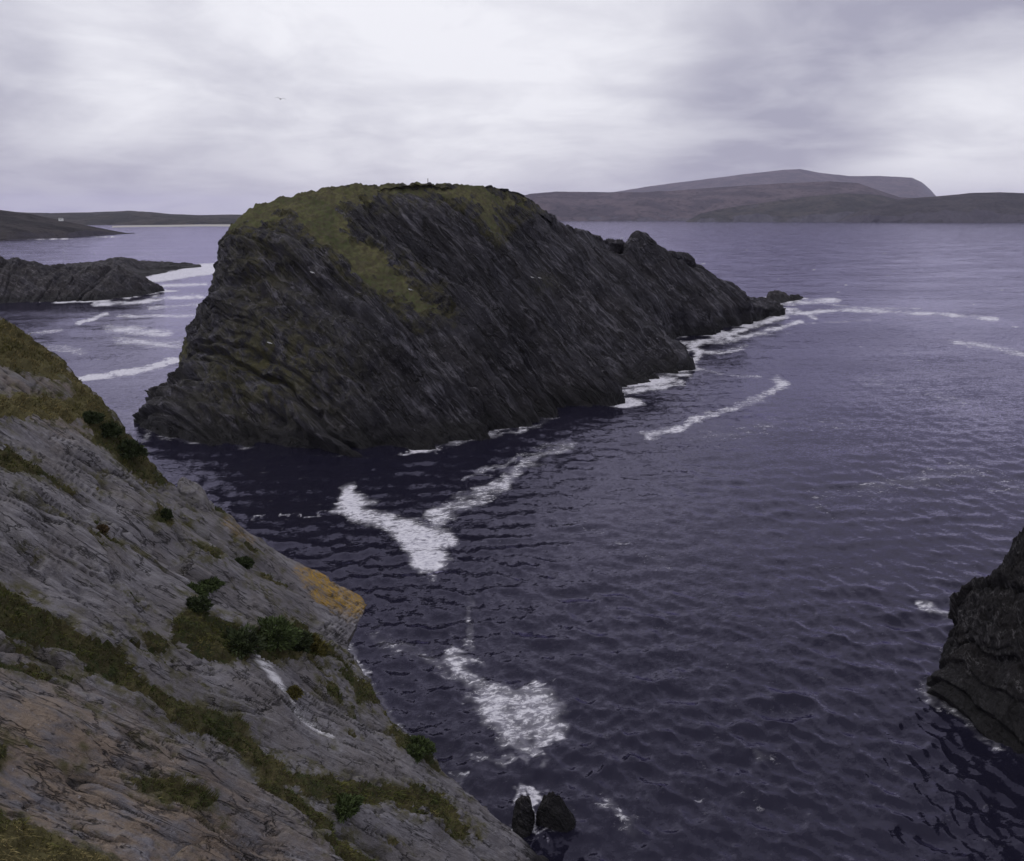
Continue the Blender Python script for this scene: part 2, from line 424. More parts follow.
# ================================================================== generic closed rock (rings around a spine)
SHORES = [(ISLV, 1.8, 0.55)]
def ring_rock(name, base, top, mat, specs, bulk, n_u, n_v, seed, sink=2.5, amp=1.0, parent=None, curve=0.0, moss=0.0, mid=None, jag=0.0, jagw=9.0, fr=None, cross=1.0, shore=(1.2, 0.6), fine=None):
    """base, top: lists of world points (same length) around the rock, closed; optional mid"""
    base = np.array(base, float); top = np.array(top, float); c = top.mean(0)
    out = base + (base - top) * 0.06; out[:, 2] = -sink
    md = base * 0.5 + top * 0.5 if mid is None else np.array(mid, float)
    outw = base - c; outw[:, 2] = 0
    outw /= np.linalg.norm(outw, axis=1)[:, None] + 1e-6
    md = md + outw * curve
    t3 = top * 0.02 + c * 0.98; t2 = top * 0.5 + t3 * 0.5
    G = np.stack([out, base, md, top, t2, t3], 1)
    ns = len(base)
    tt = np.arange(n_u) / n_u * ns
    R = cr(G, tt, True)
    vv = np.linspace(0, 5, n_v)
    V = np.transpose(cr(np.transpose(R, (1, 0, 2)), vv), (1, 0, 2)).copy()
    Nn = grid_normals(V, True)
    chk = ((V - V.mean((0, 1)))[:, : n_v // 2] * Nn[:, : n_v // 2]).sum()
    flip = chk < 0
    if flip: Nn = -Nn
    V2 = island_relief(V, Nn, True, amp, seed, specs, bulk, fr=fr, cross=cross, fine=fine)
    if jag:
        q = V2.reshape(-1, 3) * np.array([1, 1, 0]); hf = np.clip(V2[..., 2] / (top[:, 2].mean() + 1e-3), 0, 1)
        V2[..., 2] += jag * hf * (ridged(q / jagw, 4, seed + 70) - 1.1).reshape(hf.shape)
    Vf = V2.reshape(-1, 3); Fc = grid_faces(n_u, n_v, True)
    if flip: Fc = Fc[:, ::-1]
    z = np.zeros(len(Vf))
    o = make_mesh(name, Vf, Fc, mat, parent, {'moss': z + moss, 'tan': z, 'lichen': z, 'white': z})
    SHORES.append((Vf, shore[0], shore[1])); return o

A3 = lambda *a: np.array(a, float)
# reef, nearer one on the left
sp_reef = ((15, 3.6), (6, 2.2), (2.4, 0.9))
RN = unit((0.85, -0.15, 0.5)); RF = unit(np.array([0.3, -0.55, -0.6])); RF = unit(RF - (RF @ RN) * RN); RFR = (RF, unit(np.cross(RN, RF)), RN)
b = [W(-120, 303), W(-40, 304), W(10, 303), W(45, 302), W(75, 301), W(110, 299), W(140, 296), W(161, 291), W(150, 289), W(90, 286), W(0, 284), W(-120, 284)]
tp = [P(-115, 258, 412), P(-35, 259, 410), P(8, 261, 412), P(40, 267, 414), P(72, 274, 420), P(96, 267, 432), P(124, 277, 438), P(146, 286, 448), P(140, 286, 455), P(92, 271, 450), P(0, 267, 440), P(-115, 260, 440)]
tp = [P(*proj(q_), q_[1] + 18) for q_ in tp]
reef = ring_rock('rocky_reef', b, tp, ROCK_D, sp_reef, 1.2, 1000, 150, 21, amp=0.9, jag=1.6, jagw=20, fr=RFR, cross=0.4, shore=(5.5, 1.2), fine=(6, 0.6))
tag(reef, 'dark jagged rock reef in the water at the left edge, nearer of two', 'reef')
b = [W(60, 279), W(100, 279.5), W(130, 278.5), W(150, 275.5), W(175, 270.5), W(199, 267), W(190, 265.5), W(150, 266), W(90, 268), W(60, 270)]
tp = [P(68, 268, 600), P(100, 262, 600), P(122, 259.5, 605), P(146, 263.5, 640), P(168, 265, 670), P(190, 265, 720), P(188, 264.5, 730), P(150, 262.5, 720), P(110, 262, 660), P(75, 266, 640)]
reef2 = ring_rock('rocky_reef', b, tp, ROCK_D, ((15, 2.6), (6, 1.6)), 1.0, 800, 100, 31, amp=0.7, jag=1.4, jagw=20, fr=RFR, cross=0.4, shore=(9, 1.0), fine=(8, 0.8))
tag(reef2, 'low rock reef tapering into white surf, farther of two on the left', 'reef')

# crag at right edge
b = [W(936, 691), W(950, 708), W(985, 728), W(1030, 752), W(1100, 800), W(1250, 800), W(1250, 640), W(1120, 610), W(1000, 612), W(968, 628), W(950, 655)]
Zh = lambda q, z, dx=0, dy=0: A3(q[0] + dx, q[1] + dy, z)
tp = [P(966, 600, 71), P(984, 582, 69.5), P(1008, 580, 68), P(1060, 550, 66), P(1110, 470, 64), P(1230, 300, 64), P(1230, 300, 84), P(1120, 450, 84), P(1035, 570, 82), P(1000, 584, 78), P(976, 588, 75)]
md = [P(950, 645, 67.5), P(968, 640, 65.5), P(998, 630, 64), P(1045, 620, 61), P(1100, 610, 58), P(1240, 600, 57), P(1240, 500, 90), P(1120, 510, 88), P(1020, 590, 84), P(985, 602, 78), P(960, 625, 71.5)]
CF = unit((0.35, -0.35, -0.87)); CN = unit((0.85, 0.35, 0.2)); CN = unit(CN - (CN @ CF) * CF); CA = np.cross(CN, CF)
crag = ring_rock('sea_crag', b, tp, None or rock_mat('crag_rock', (CF, CA, CN), [(0.007, 0.0065, 0.008), (0.013, 0.012, 0.014), (0.05, 0.047, 0.052), (0.012, 0.010, 0.010), (0.11, 0.105, 0.11)], 0.6, 0.9, wetz=3.0, tan=(.1, .08, .05)),
                 ((4, 1.3), (1.5, 0.6), (0.55, 0.18)), 0.7, 900, 380, 41, mid=md, moss=0.0, amp=0.9, jag=1.2, jagw=2.5, fr=(CF, CA, CN), cross=0.5, fine=(2.0, 0.25), shore=(0.7, 0.35))
tag(crag, 'near black rock crag rising from the sea, cut off by the right edge', 'crag')

# low rocks off the island tip
for i, (pts, tops, lab) in enumerate([
    ([(766, 305), (782, 303), (792, 300), (784, 297), (768, 297)], [(770, 293.5), (777, 291.5), (784, 293), (782, 293), (770, 293)], 'low dark rock just off the far tip of the rocky island, larger one'),
    ([(789, 301), (796, 300.5), (803, 298), (797, 296), (790, 297)], [(791, 296.5), (795, 295.2), (799, 296), (796, 296), (791, 296)], 'small dark rock farthest out off the island tip, in white surf')]):
    bb = [W(*q) for q in pts]; yy = np.mean([q[1] for q in bb])
    tt_ = [P(x, y, bb[k][1] * 0.6 + yy * 0.4) for k, (x, y) in enumerate(tops)]
    o = ring_rock('sea_rock', bb, tt_, ROCK_D, ((3, 0.5), (1.2, 0.3)), 0.4, 160, 50, 50 + i, amp=0.8, jag=1.0, jagw=4)
    tag(o, lab, 'rock', 'rocks in the water off the island tip')
# two rocks near the foot of the foreground slope
for i, (pts, tops, lab, yo) in enumerate([
    ([(513, 826), (520, 836), (530, 833), (533, 822), (527, 812), (516, 814)], [(517, 803), (520, 799), (527, 797), (529, 800), (527, 799), (520, 799)], 'wet black sea rock close to the slope foot, left one of the pair', 0),
    ([(536, 824), (548, 830), (562, 833), (574, 828), (570, 812), (545, 812)], [(541, 806), (546, 799), (553, 795), (560, 800), (557, 797), (546, 797)], 'wet black sea rock with a broad base, right one of the pair', 0)]):
    bb = [W(*q) for q in pts]; c0 = np.mean(bb, 0)
    tt_ = [P(x, y, bb[k][1] * 0.5 + c0[1] * 0.5) for k, (x, y) in enumerate(tops)]
    o = ring_rock('sea_rock', bb, tt_, ROCK_D, ((1.1, 0.3), (0.45, 0.16), (0.2, 0.06)), 0.11, 220, 90, 61 + i, sink=1.0, amp=0.8, curve=0.1, jag=0.35, jagw=0.8)
    tag(o, lab, 'rock', 'pair of black rocks at the foot of the slope')

# ================================================================== FOREGROUND SLOPE
PN = np.array([1.08, 0.08, 1.0]); P0 = P(0, 861, 22.0); PNn = unit(PN)
def onplane(px, py, h=0.0):
    a = P(px, py, 1.0); o = np.array([0, 0, H]); d = a - o
    t = ((P0 + PNn * h - o) @ PN) / (d @ PN)
    return o + d * t
e_al = unit(onplane(480, 861) - onplane(0, 610)); e_ac = unit(np.cross(PNn, e_al))
FG_AX = (e_al, e_ac, PNn)
ROCK_F = rock_mat('slope_rock', FG_AX, [(0.12, 0.112, 0.12), (0.21, 0.20, 0.212), (0.27, 0.262, 0.28), (0.14, 0.125, 0.118), (0.34, 0.33, 0.345)],
                  0.55, 0.75, wetz=1.6, tan=(0.24, 0.185, 0.135), hilites=0.25, rough=0.7)
TURF_F = turf_mat('slope_turf', (0.032, 0.038, 0.016), (0.088, 0.078, 0.036), (0.05, 0.042, 0.022), k=3.0)
EDGE = [(-420, 120), (-200, 215), (-80, 272), (0, 318), (30, 335), (62, 360), (100, 398), (128, 432), (150, 457), (167, 478), (188, 492), (215, 507), (245, 527), (275, 548), (300, 562), (325, 576), (345, 586), (362, 596), (368, 604),
        (363, 614), (355, 628), (348, 640), (350, 655), (362, 672), (378, 698), (395, 722), (420, 742), (442, 764), (462, 784), (490, 812), (520, 838), (545, 865), (580, 905), (640, 980), (720, 1080)]
FG_BANDS = {   # outlines of turf in the photograph's frame
 'turf': [
  [(-400, 100), (-60, 260), (0, 316), (30, 332), (68, 364), (62, 376), (30, 368), (0, 362), (-100, 340)],
  [(-60, 400), (0, 396), (30, 394), (62, 398), (88, 408), (70, 420), (40, 416), (0, 416), (-60, 420)],
  [(62, 366), (100, 398), (130, 436), (167, 480), (150, 476), (120, 458), (104, 440), (84, 420), (70, 400), (74, 392)],
  [(-120, 545), (0, 588), (30, 602), (75, 636), (110, 655), (140, 680), (185, 700), (210, 706), (255, 735), (262, 750), (300, 772), (350, 782), (400, 792), (450, 815), (440, 822), (380, 805), (330, 800), (285, 785), (250, 756), (190, 720), (140, 695), (90, 672), (60, 648), (0, 632), (-120, 590)],
  [(262, 768), (300, 788), (325, 812), (352, 838), (380, 861), (350, 868), (318, 835), (290, 810), (268, 788)],
  [(-200, 760), (0, 812), (40, 826), (75, 845), (110, 861), (160, 900), (-200, 1000)],
  [(172, 622), (190, 606), (205, 612), (240, 628), (256, 648), (245, 662), (215, 656), (190, 645), (178, 636)],
  [(250, 640), (262, 622), (290, 620), (318, 632), (330, 650), (322, 660), (300, 655), (280, 662), (255, 660)],
  [(137, 628), (155, 632), (170, 645), (168, 655), (152, 648)],
  [(395, 728), (415, 735), (442, 768), (428, 762), (405, 748)],
  [(342, 676), (362, 680), (378, 700), (360, 696)],
  [(-20, 440), (10, 448), (32, 462), (18, 470), (-20, 470)],
  [(405, 790), (440, 800), (470, 835), (455, 838), (425, 815)],
  [(0, 735), (12, 745), (4, 760), (-30, 750)],
  [(100, 520), (104, 528), (95, 532)],
  [(192, 540), (205, 545), (224, 553), (214, 557), (196, 549)],
  [(155, 505), (166, 512), (168, 520), (158, 516)],
 ]}
def build_slope():
    E = np.array(EDGE, float)
    # resample the edge by length in the photo
    sl = np.concatenate([[0], np.cumsum(np.hypot(*np.diff(E, axis=0).T))])
    su = np.arange(0, sl[-1], 1.6)
    ex = np.interp(su, sl, E[:, 0]); ey = np.interp(su, sl, E[:, 1])
    # rows from the edge inward; direction down-left in the frame
    inw = np.concatenate([np.arange(0, 620, 1.7), np.arange(620, 1100, 6)])
    U = np.zeros((len(su), len(inw), 3))
    # smooth edge version for the interior so the wiggles die out
    ker = np.ones(81) / 81
    def sm(a):
        ap = np.concatenate([np.linspace(a[0] - (a[40] - a[0]), a[0], 40, endpoint=False), a, np.linspace(a[-1], 2 * a[-1] - a[-41], 41)[1:]])
        return np.convolve(ap, ker, 'valid')
    exs, eys = sm(ex), sm(ey)
    w = np.exp(-inw / 45.0)[None, :]
    PX = (ex[:, None] * w + exs[:, None] * (1 - w)) - 0.72 * inw[None, :]
    PY = (ey[:, None] * w + eys[:, None] * (1 - w)) + 0.62 * inw[None, :]
    # plane intersection, vectorised
    xc = (PX - CX) / F; yc = (CY - PY) / F; yd = CT + yc * ST; zd = -ST + yc * CT
    D = np.stack([xc, yd, zd], -1); o = np.array([0, 0, H])
    t = ((P0 - o) @ PN) / (D @ PN)
    t = np.clip(t, 1, 400)
    V = o + D * t[..., None]
    # lip: the surface rolls over towards the edge, then drops to the sea on the far side
    lip = sstep(60, 0, inw)[None, :] if False else np.exp(-(inw / 22.0) ** 2)[None, :]
    drops = []
    e = V[:, 0]
    nrow = 46
    for k in range(nrow, 0, -1):
        f = k / nrow
        q = e.copy(); dz = (e[:, 2] + 3.0) * f ** 1.15
        hz = 0.28 * dz + 0.7 * np.sqrt(f)
        aw = e[:, :2] / np.linalg.norm(e[:, :2], axis=1)[:, None]
        q[:, 0] += aw[:, 0] * hz - 0.42 * dz; q[:, 1] += aw[:, 1] * hz; q[:, 2] -= np.maximum(dz, 0.02 * k)
        drops.append(q)
    V = np.concatenate([np.stack(drops, 1), V], 1)
    PXa, PYa = proj(V)
    Nn = grid_normals(V, False)
    if Nn[200, 200] @ PNn < 0: Nn = -Nn; flip = True
    else: flip = False
    nd = np.tile(PNn, V.shape[:2] + (1,))
    wdrop = np.concatenate([np.linspace(1, 0, nrow), np.zeros(len(inw))])[None, :, None]
    Nd = Nn * wdrop + nd * (1 - wdrop); Nd /= np.linalg.norm(Nd, axis=-1, keepdims=True)
    p = V.reshape(-1, 3)
    a_, c_, n_ = p @ e_al, p @ e_ac, p @ PNn
    # turf mask
    pxf, pyf = PXa.ravel(), PYa.ravel()
    q3 = np.stack([a_ * 0.4, c_, n_], -1)
    nz = fbm(q3 / 0.9, 4, 5, 0.6) * 7 + fbm(q3 / 0.25, 2, 8) * 3
    sd = np.full(len(p), -1e9)
    for poly in FG_BANDS['turf']: sd = np.maximum(sd, poly_sd(pxf, pyf, poly))
    turf = sd + nz + 1
    extra = fbm(q3 / 1.6, 4, 71, 0.6)
    turf = np.maximum(turf, (extra - 0.72) * 22)         # odd tufts in cracks
    inwv = np.concatenate([-np.ones(nrow) * 5, inw])[None, :].repeat(len(su), 0).ravel()
    turf = np.where(inwv < 0, np.minimum(turf, -3), turf)
    tm = sstep(-3, 5, turf)
    # relief: bedding sheets peel off in long steps along e_al
    wv = 2.2 * fbm(np.stack([a_ / 14, c_ / 5, n_ * 0], -1), 3, 14)
    d = 0.55 * fbm(np.stack([a_ / 9, c_ / 4, n_ / 4], -1), 3, 3)
    for k, (s_, am) in enumerate(((4.6, 1.0), (1.7, 0.42), (0.62, 0.12))):
        ph = (c_ + wv * (1 if k == 0 else 0.7) + 0.10 * a_ * (0.3 if k else 0.2)) / s_ + 0.45 * noise(np.stack([a_ / (s_ * 3.0), c_ / (s_ * 1.2), n_ * 0], -1), 90 + k)
        c0 = np.floor(ph); f = ph - c0
        am_l = np.clip(0.35 + 1.5 * noise(np.stack([a_ / (s_ * 5), c_ / (s_ * 1.6), c0 * 5.3], -1), 120 + k), 0, 1.5)
        dw = min(0.45, max(0.06, 0.30 / s_)); prof = np.where(f < 1 - dw, f / (1 - dw), (1 - f) / dw)
        d += am * am_l * (prof - 0.5)
    # cross joints and cracks
    qa = np.stack([a_ / 2.6, c_ / 0.8, n_ / 2], -1)
    wq = qa + 0.45 * np.stack([noise(qa * 1.7, 201), noise(qa * 1.7, 202), noise(qa * 1.7, 203)], -1)
    cr1 = np.abs(noise(wq, 207)); msk = sstep(0.0, 0.25, noise(np.stack([a_ / 5, c_ / 3, n_ * 0], -1), 210))
    ck1 = sstep(0.11, 0.0, cr1) * msk; d -= 0.20 * ck1
    qb = np.stack([a_ / 1.0, c_ / 0.30, n_ / 1], -1)
    cr2 = np.abs(noise(qb + 0.4 * noise(qb, 221)[:, None], 222)); msk2 = sstep(0.05, 0.3, noise(np.stack([a_ / 3, c_ / 2, n_ * 0], -1), 225))
    ck2 = sstep(0.16, 0.0, cr2) * msk2; d -= 0.05 * ck2; ck2 = ck2 * 0
    qc = np.stack([a_ / 9.0, c_ / 0.85, n_ * 0], -1); qc[:, 1] += 0.5 * fbm(np.stack([a_ / 4, c_ / 2, n_ * 0], -1), 3, 226)
    ck3 = sstep(0.13, 0.0, np.abs(noise(qc, 227))) * sstep(-0.05, 0.2, noise(np.stack([a_ / 6, c_ / 1.5, n_ * 0], -1), 228))
    d -= 0.24 * ck3
    d += 0.035 * fbm(np.stack([a_ / 0.5, c_ / 0.22, n_ / 0.3], -1), 3, 230)
    rough_zone = sstep(15, 70, np.abs(pxf - 300) * 0 + 60 - np.hypot((pxf - 330) / 1.2, (pyf - 690)) + 20)
    d += 0.05 * rough_zone * ridged(p / 0.9, 3, 240)
    edge_f = 0.55 + 0.45 * sstep(0, 30, np.abs(inwv))
    d *= edge_f * (1 - 0.6 * tm)
    # the band of turf sits in a trough, lumps of tussock
    d += -0.18 * tm + tm * 0.20 * fbm(p / 0.55, 3, 250) + tm * 0.12
    # overhang shadow gully on the left
    gul = line_d(pxf, pyf, [(-40, 490), (-5, 520), (18, 548), (38, 563)])
    d -= 0.9 * sstep(7, 0, gul)
    bulg = np.where(inwv < 0, (fbm(p / 2.4, 4, 260) * 0.5 - 0.2) + strata(p, e_ac, e_al, PNn, 262, ((2.2, 0.5), (0.8, 0.2))), 0)
    V2 = (p + Nd.reshape(-1, 3) * (d + bulg)[:, None])
    lich = sstep(-6, 5, poly_sd(pxf, pyf, [(300, 566), (322, 570), (350, 588), (372, 596), (372, 612), (350, 616), (335, 604), (318, 590), (303, 578)]) + nz * 1.2)
    li2 = sstep(-3, 3, poly_sd(pxf, pyf, [(225, 520), (262, 540), (250, 545), (222, 528)]) + nz) * 0.35
    white = sstep(4.5, 0.5, line_d(pxf, pyf, [(257, 660), (268, 672), (276, 682)]) + nz * 0.15) + \
            sstep(4.0, 0.5, line_d(pxf, pyf, [(276, 682), (292, 698), (300, 712), (318, 724), (334, 736)]) + nz * 0.3)
    tan = sstep(-40, 60, poly_sd(pxf, pyf, [(-200, 620), (0, 650), (120, 700), (220, 770), (330, 861), (330, 1000), (-300, 1000)])) * 0.9
    tan += 0.5 * sstep(-15, 15, poly_sd(pxf, pyf, [(0, 360), (80, 380), (110, 440), (60, 440), (0, 400)]))
    golden = sstep(-25, 15, poly_sd(pxf, pyf, [(-300, 100), (0, 310), (110, 400), (90, 430), (-300, 440)])) + sstep(-20, 10, poly_sd(pxf, pyf, [(0, 830), (130, 840), (180, 900), (-200, 1000), (-200, 850)]))
    moss = 0.85 * sstep(-14, -2, turf) + 0.35 * sstep(-10, 30, 40 - inwv * 1.0) * (inwv >= 0) * (pyf < 560)
    Fc = grid_faces(V.shape[0], V.shape[1], False)
    if flip: Fc = Fc[:, ::-1]
    nrm = vnormals(V2, Fc)
    z = np.zeros(len(V2))
    at = {'joint': np.clip(sstep(0.4, 1, ck1) * 0.8 + sstep(0.4, 1, ck3), 0, 1), 'moss': np.clip(moss, 0, 1), 'tan': np.clip(np.where(turf > 0, golden, tan), 0, 1), 'lichen': np.clip(lich + li2, 0, 1), 'white': np.clip(white, 0, 1)}
    tf = turf[Fc].mean(1) > 0
    root = empty('cliff', (0, 0, 0)); tag(root, 'sloping grey slab cliff in the foreground with turf in its cracks', kind='structure')
    make_mesh('slab_rock', V2, Fc[~tf], ROCK_F, root, at, normals=nrm)
    make_mesh('slope_turf', V2, Fc[tf], TURF_F, root, at, normals=nrm)
    return V2, nrm, turf, at['tan'], pxf, pyf, Fc, tf
SV, SN, STURF, SGOLD, SPX, SPY, SF, STF = build_slope()

SHORES.append((SV, 0.9, 0.55))
# ------------------------------------------------------------------ grass blades on the slope
def lookup(px, py):
    i = np.argmin((SPX - px) ** 2 + (SPY - py) ** 2 + (STURF < -1e8) * 1e9); return i
def blades(base, nrm, hgt, lean, tint, wid, nseg=2, rng=RNG):
    """curved tapering blades -> verts, tris"""
    n = len(base)
    az = rng.uniform(0, 2 * math.pi, n)
    side = np.stack([np.cos(az), np.sin(az), np.zeros(n)], -1)
    up = unit_rows(np.array([0, 0, 1.0]) * 0.75 + nrm * 0.45 + rng.normal(size=(n, 3)) * 0.28)
    ld = lean
    mid = base + up * (hgt * 0.55)[:, None]
    tip = base + up * (hgt * 0.9)[:, None] + ld * (hgt * 0.55)[:, None]
    w = (side * wid[:, None])
    V = np.stack([base - w, base + w, mid + w * 0.7 + ld * (hgt * .12)[:, None], mid - w * 0.7 + ld * (hgt * .12)[:, None], tip + w * 0.12, tip - w * 0.12], 1).reshape(-1, 3)
    i = np.arange(n)[:, None] * 6
    Fq = np.concatenate([i + np.array([0, 1, 2, 3]), i + np.array([3, 2, 4, 5])], 0)
    C = np.repeat(tint, 6, 0)
    return V, Fq, C
def unit_rows(a): return a / (np.linalg.norm(a, axis=1)[:, None] + 1e-9)

def grass():
    f = SF[STF]
    a = SV[f[:, 0]]; ar = np.linalg.norm(np.cross(SV[f[:, 1]] - a, SV[f[:, 3]] - a), axis=1)
    c = SV[f].mean(1); dist = np.linalg.norm(c - np.array([0, 0, H]), axis=1)
    cpx, cpy = SPX[f[:, 0]], SPY[f[:, 0]]
    ok = (cpx > -160) & (cpy < 980) & (dist < 120) & (ar < 1.0)
    dens = 120 * np.clip(40 / dist, 0.35, 2.2) ** 1.0
    w = ar * dens * ok; n = int(min(w.sum(), 210000))
    pick = RNG.choice(len(f), n, p=w / w.sum())
    uv = RNG.uniform(size=(n, 2, 1))
    A_, B_, C_, D_ = (SV[f[pick, k]] for k in range(4))
    base = (A_ * (1 - uv[:, 0]) + B_ * uv[:, 0]) * (1 - uv[:, 1]) + (D_ * (1 - uv[:, 0]) + C_ * uv[:, 0]) * uv[:, 1]
    nr = SN[f[pick, 0]]
    clump = fbm(base / 0.5, 3, 300); tone = fbm(base / 1.6, 3, 310)
    edge = np.clip(STURF[f[pick, 0]] / 10, 0, 1)
    hgt = (0.16 + 0.30 * np.clip(clump + 0.4, 0, 1.2)) * (0.5 + 0.5 * edge) * RNG.uniform(0.6, 1.3, n)
    lean = unit_rows(np.stack([0.6 + 0.5 * noise(base / 0.8, 320), -0.3 + 0.5 * noise(base / 0.8, 321), np.full(n, -0.45)], -1))
    g = np.clip(SGOLD[f[pick, 0]] * 0.9 + tone * 0.7 + 0.1 + RNG.normal(size=n) * 0.12, 0, 1)[:, None]
    dark = np.array([0.038, 0.048, 0.013]); olive = np.array([0.085, 0.082, 0.022]); gold = np.array([0.17, 0.14, 0.062])
    tint = np.where(g < 0.5, dark + (olive - dark) * g * 2, olive + (gold - olive) * (g - 0.5) * 2)
    tint = tint * RNG.uniform(0.45, 1.75, (n, 1))
    V, Fq, C = blades(base - nr * 0.03, nr, hgt, lean, tint, 0.015 * np.clip(dist[pick] / 35, 0.6, 2) * RNG.uniform(0.7, 1.4, n))
    o = make_mesh('grass', V, Fq, LEAF, None, {'tint': C}, smooth=False)
    tag(o, 'tufted olive and brown grass growing in bands on the foreground slope', 'grass', kind='stuff')
grass()

# ------------------------------------------------------------------ cushion plants and bushes on the slope
CUSH = leaf_mat('cushion_leaf')
def cushion(px, py, wpx, hpx, label, col, name='cushion_plant', cat='plant', seed=0, loose=0.25, group='cushion plants on the slope'):
    i = lookup(px, py); c = SV[i]; n0 = SN[i]
    dist = np.linalg.norm(c - np.array([0, 0, H])); rx = wpx / F * dist / 2; rz = hpx / F * dist * 0.5
    rng = np.random.default_rng(seed + 5)
    n = 2600
    d = unit_rows(rng.normal(size=(n, 3))); d[:, 2] = np.abs(d[:, 2]) - 0.15
    d = unit_rows(d)
    lump = 1 + 0.5 * noise(d * 1.6, seed + 400) + 0.3 * noise(d * 4, seed + 401)
    rad = lump * rng.uniform(0.8, 1.0, n)
    p = d * rad[:, None] * np.array([rx, rx * 0.9, rz])
    L = 0.11 * (rx / 0.5) ** 0.4
    nrm = unit_rows(d + rng.normal(size=(n, 3)) * 0.5)
    tan_ = unit_rows(np.cross(nrm, rng.normal(size=(n, 3)))); bit = np.cross(nrm, tan_)
    dirn = unit_rows(d * (0.7 + loose) + tan_ * 0.6)
    s_ = L * rng.uniform(0.6, 1.3, n)[:, None]
    V = np.stack([p - bit * s_ * 0.3, p + bit * s_ * 0.3, p + dirn * s_ * 1.3 + bit * s_ * 0.12, p + dirn * s_ * 1.3 - bit * s_ * 0.12], 1).reshape(-1, 3)
    Fq = np.arange(n * 4).reshape(-1, 4)
    tone = np.clip(0.5 + 0.9 * noise(d * 3, seed + 402) + rng.normal(size=n) * 0.15, 0, 1)[:, None]
    col = np.array(col); C = np.repeat(col * 0.55 + (col * 1.5 - col * 0.55) * tone, 4, 0)
    # solid heart so that nothing shows through
    th = np.linspace(0, 2 * math.pi, 25)[:-1]; ph = np.linspace(-0.4, math.pi / 2, 9)
    g = np.stack([np.cos(th)[:, None] * np.cos(ph), np.sin(th)[:, None] * np.cos(ph), np.tile(np.sin(ph), (24, 1))], -1)
    gl = 0.66 * (1 + 0.5 * noise(g.reshape(-1, 3) * 1.6, seed + 400))
    hv = g.reshape(-1, 3) * gl[:, None] * np.array([rx, rx * 0.9, rz])
    hf = grid_faces(24, 9, True)
    V = np.concatenate([V, hv]); Fq = np.concatenate([Fq, hf + n * 4]); C = np.concatenate([C, np.tile(col * 0.5, (len(hv), 1))])
    o = make_mesh(name, V, Fq, CUSH, None, {'tint': C}, smooth=False)
    o.location = c + n0 * 0.05
    tag(o, label, cat, group); return o
gr = (0.045, 0.062, 0.022); dk = (0.032, 0.042, 0.018); ol = (0.085, 0.075, 0.022); br = (0.08, 0.055, 0.03)
cushion(201, 588, 22, 15, 'round dark green cushion plant topmost in the cluster on the grey slab', gr, seed=1)
cushion(197, 606, 20, 15, 'dark green cushion plant just below the topmost one of the cluster', dk, seed=2)
cushion(215, 579, 22, 9, 'flat green cushion plant spreading right of the cluster top', gr, seed=3)
cushion(246, 563, 15, 11, 'small lone round cushion plant on bare slab near the water', dk, seed=4)
cushion(207, 547, 26, 8, 'thin dark cushion plant in a crack above the lone round one', br, seed=5)
cushion(212, 622, 24, 18, 'dark green cushion plant at the top of the mossy hollow', gr, seed=6)
cushion(166, 517, 9, 12, 'narrow dark cushion plant below the grassy edge', dk, seed=7)
cushion(110, 433, 16, 14, 'dark round cushion plant on the upper grassy edge, above a larger one', dk, seed=8)
cushion(92, 419, 16, 12, 'small dark cushion plant among gold grass high on the edge', dk, seed=9)
cushion(130, 452, 24, 18, 'largest dark cushion plant on the upper grassy edge', dk, seed=17)
cushion(104, 529, 8, 8, 'tiny dark plant on the middle of the grey slab', br, seed=18)
cushion(300, 578, 12, 7, 'tiny dark plant beside the orange lichen', br, seed=19)
cushion(272, 641, 40, 36, 'large dark green bush above the white streak, left of its neighbour', gr, 'bush', 'bush', 10, 0.5, 'bushes above the white streak')
cushion(296, 645, 32, 30, 'olive bush above the white streak, right of the dark green one', dk, 'bush', 'bush', 11, 0.5, 'bushes above the white streak')
cushion(314, 648, 24, 26, 'small olive brown bush at the right end of the bush row', ol, 'bush', 'bush', 12, 0.5, 'bushes above the white streak')
cushion(240, 645, 38, 30, 'dark olive bush in the mossy hollow left of the bush row', dk, 'bush', 'bush', 13, 0.5, 'bushes above the white streak')
cushion(418, 748, 26, 16, 'green bush hanging on the slope edge above the water', gr, 'bush', 'bush', 14, 0.5, 'bushes on the lower edge')
cushion(413, 757, 16, 16, 'small bright green bush just below the one on the slope edge', gr, 'bush', 'bush', 15, 0.5, 'bushes on the lower edge')
cushion(292, 693, 14, 9, 'flat mossy clump beside the white streak', ol, seed=16)
cushion(345, 808, 26, 14, 'green clump on the lower turf band near the frame bottom', gr, seed=20)

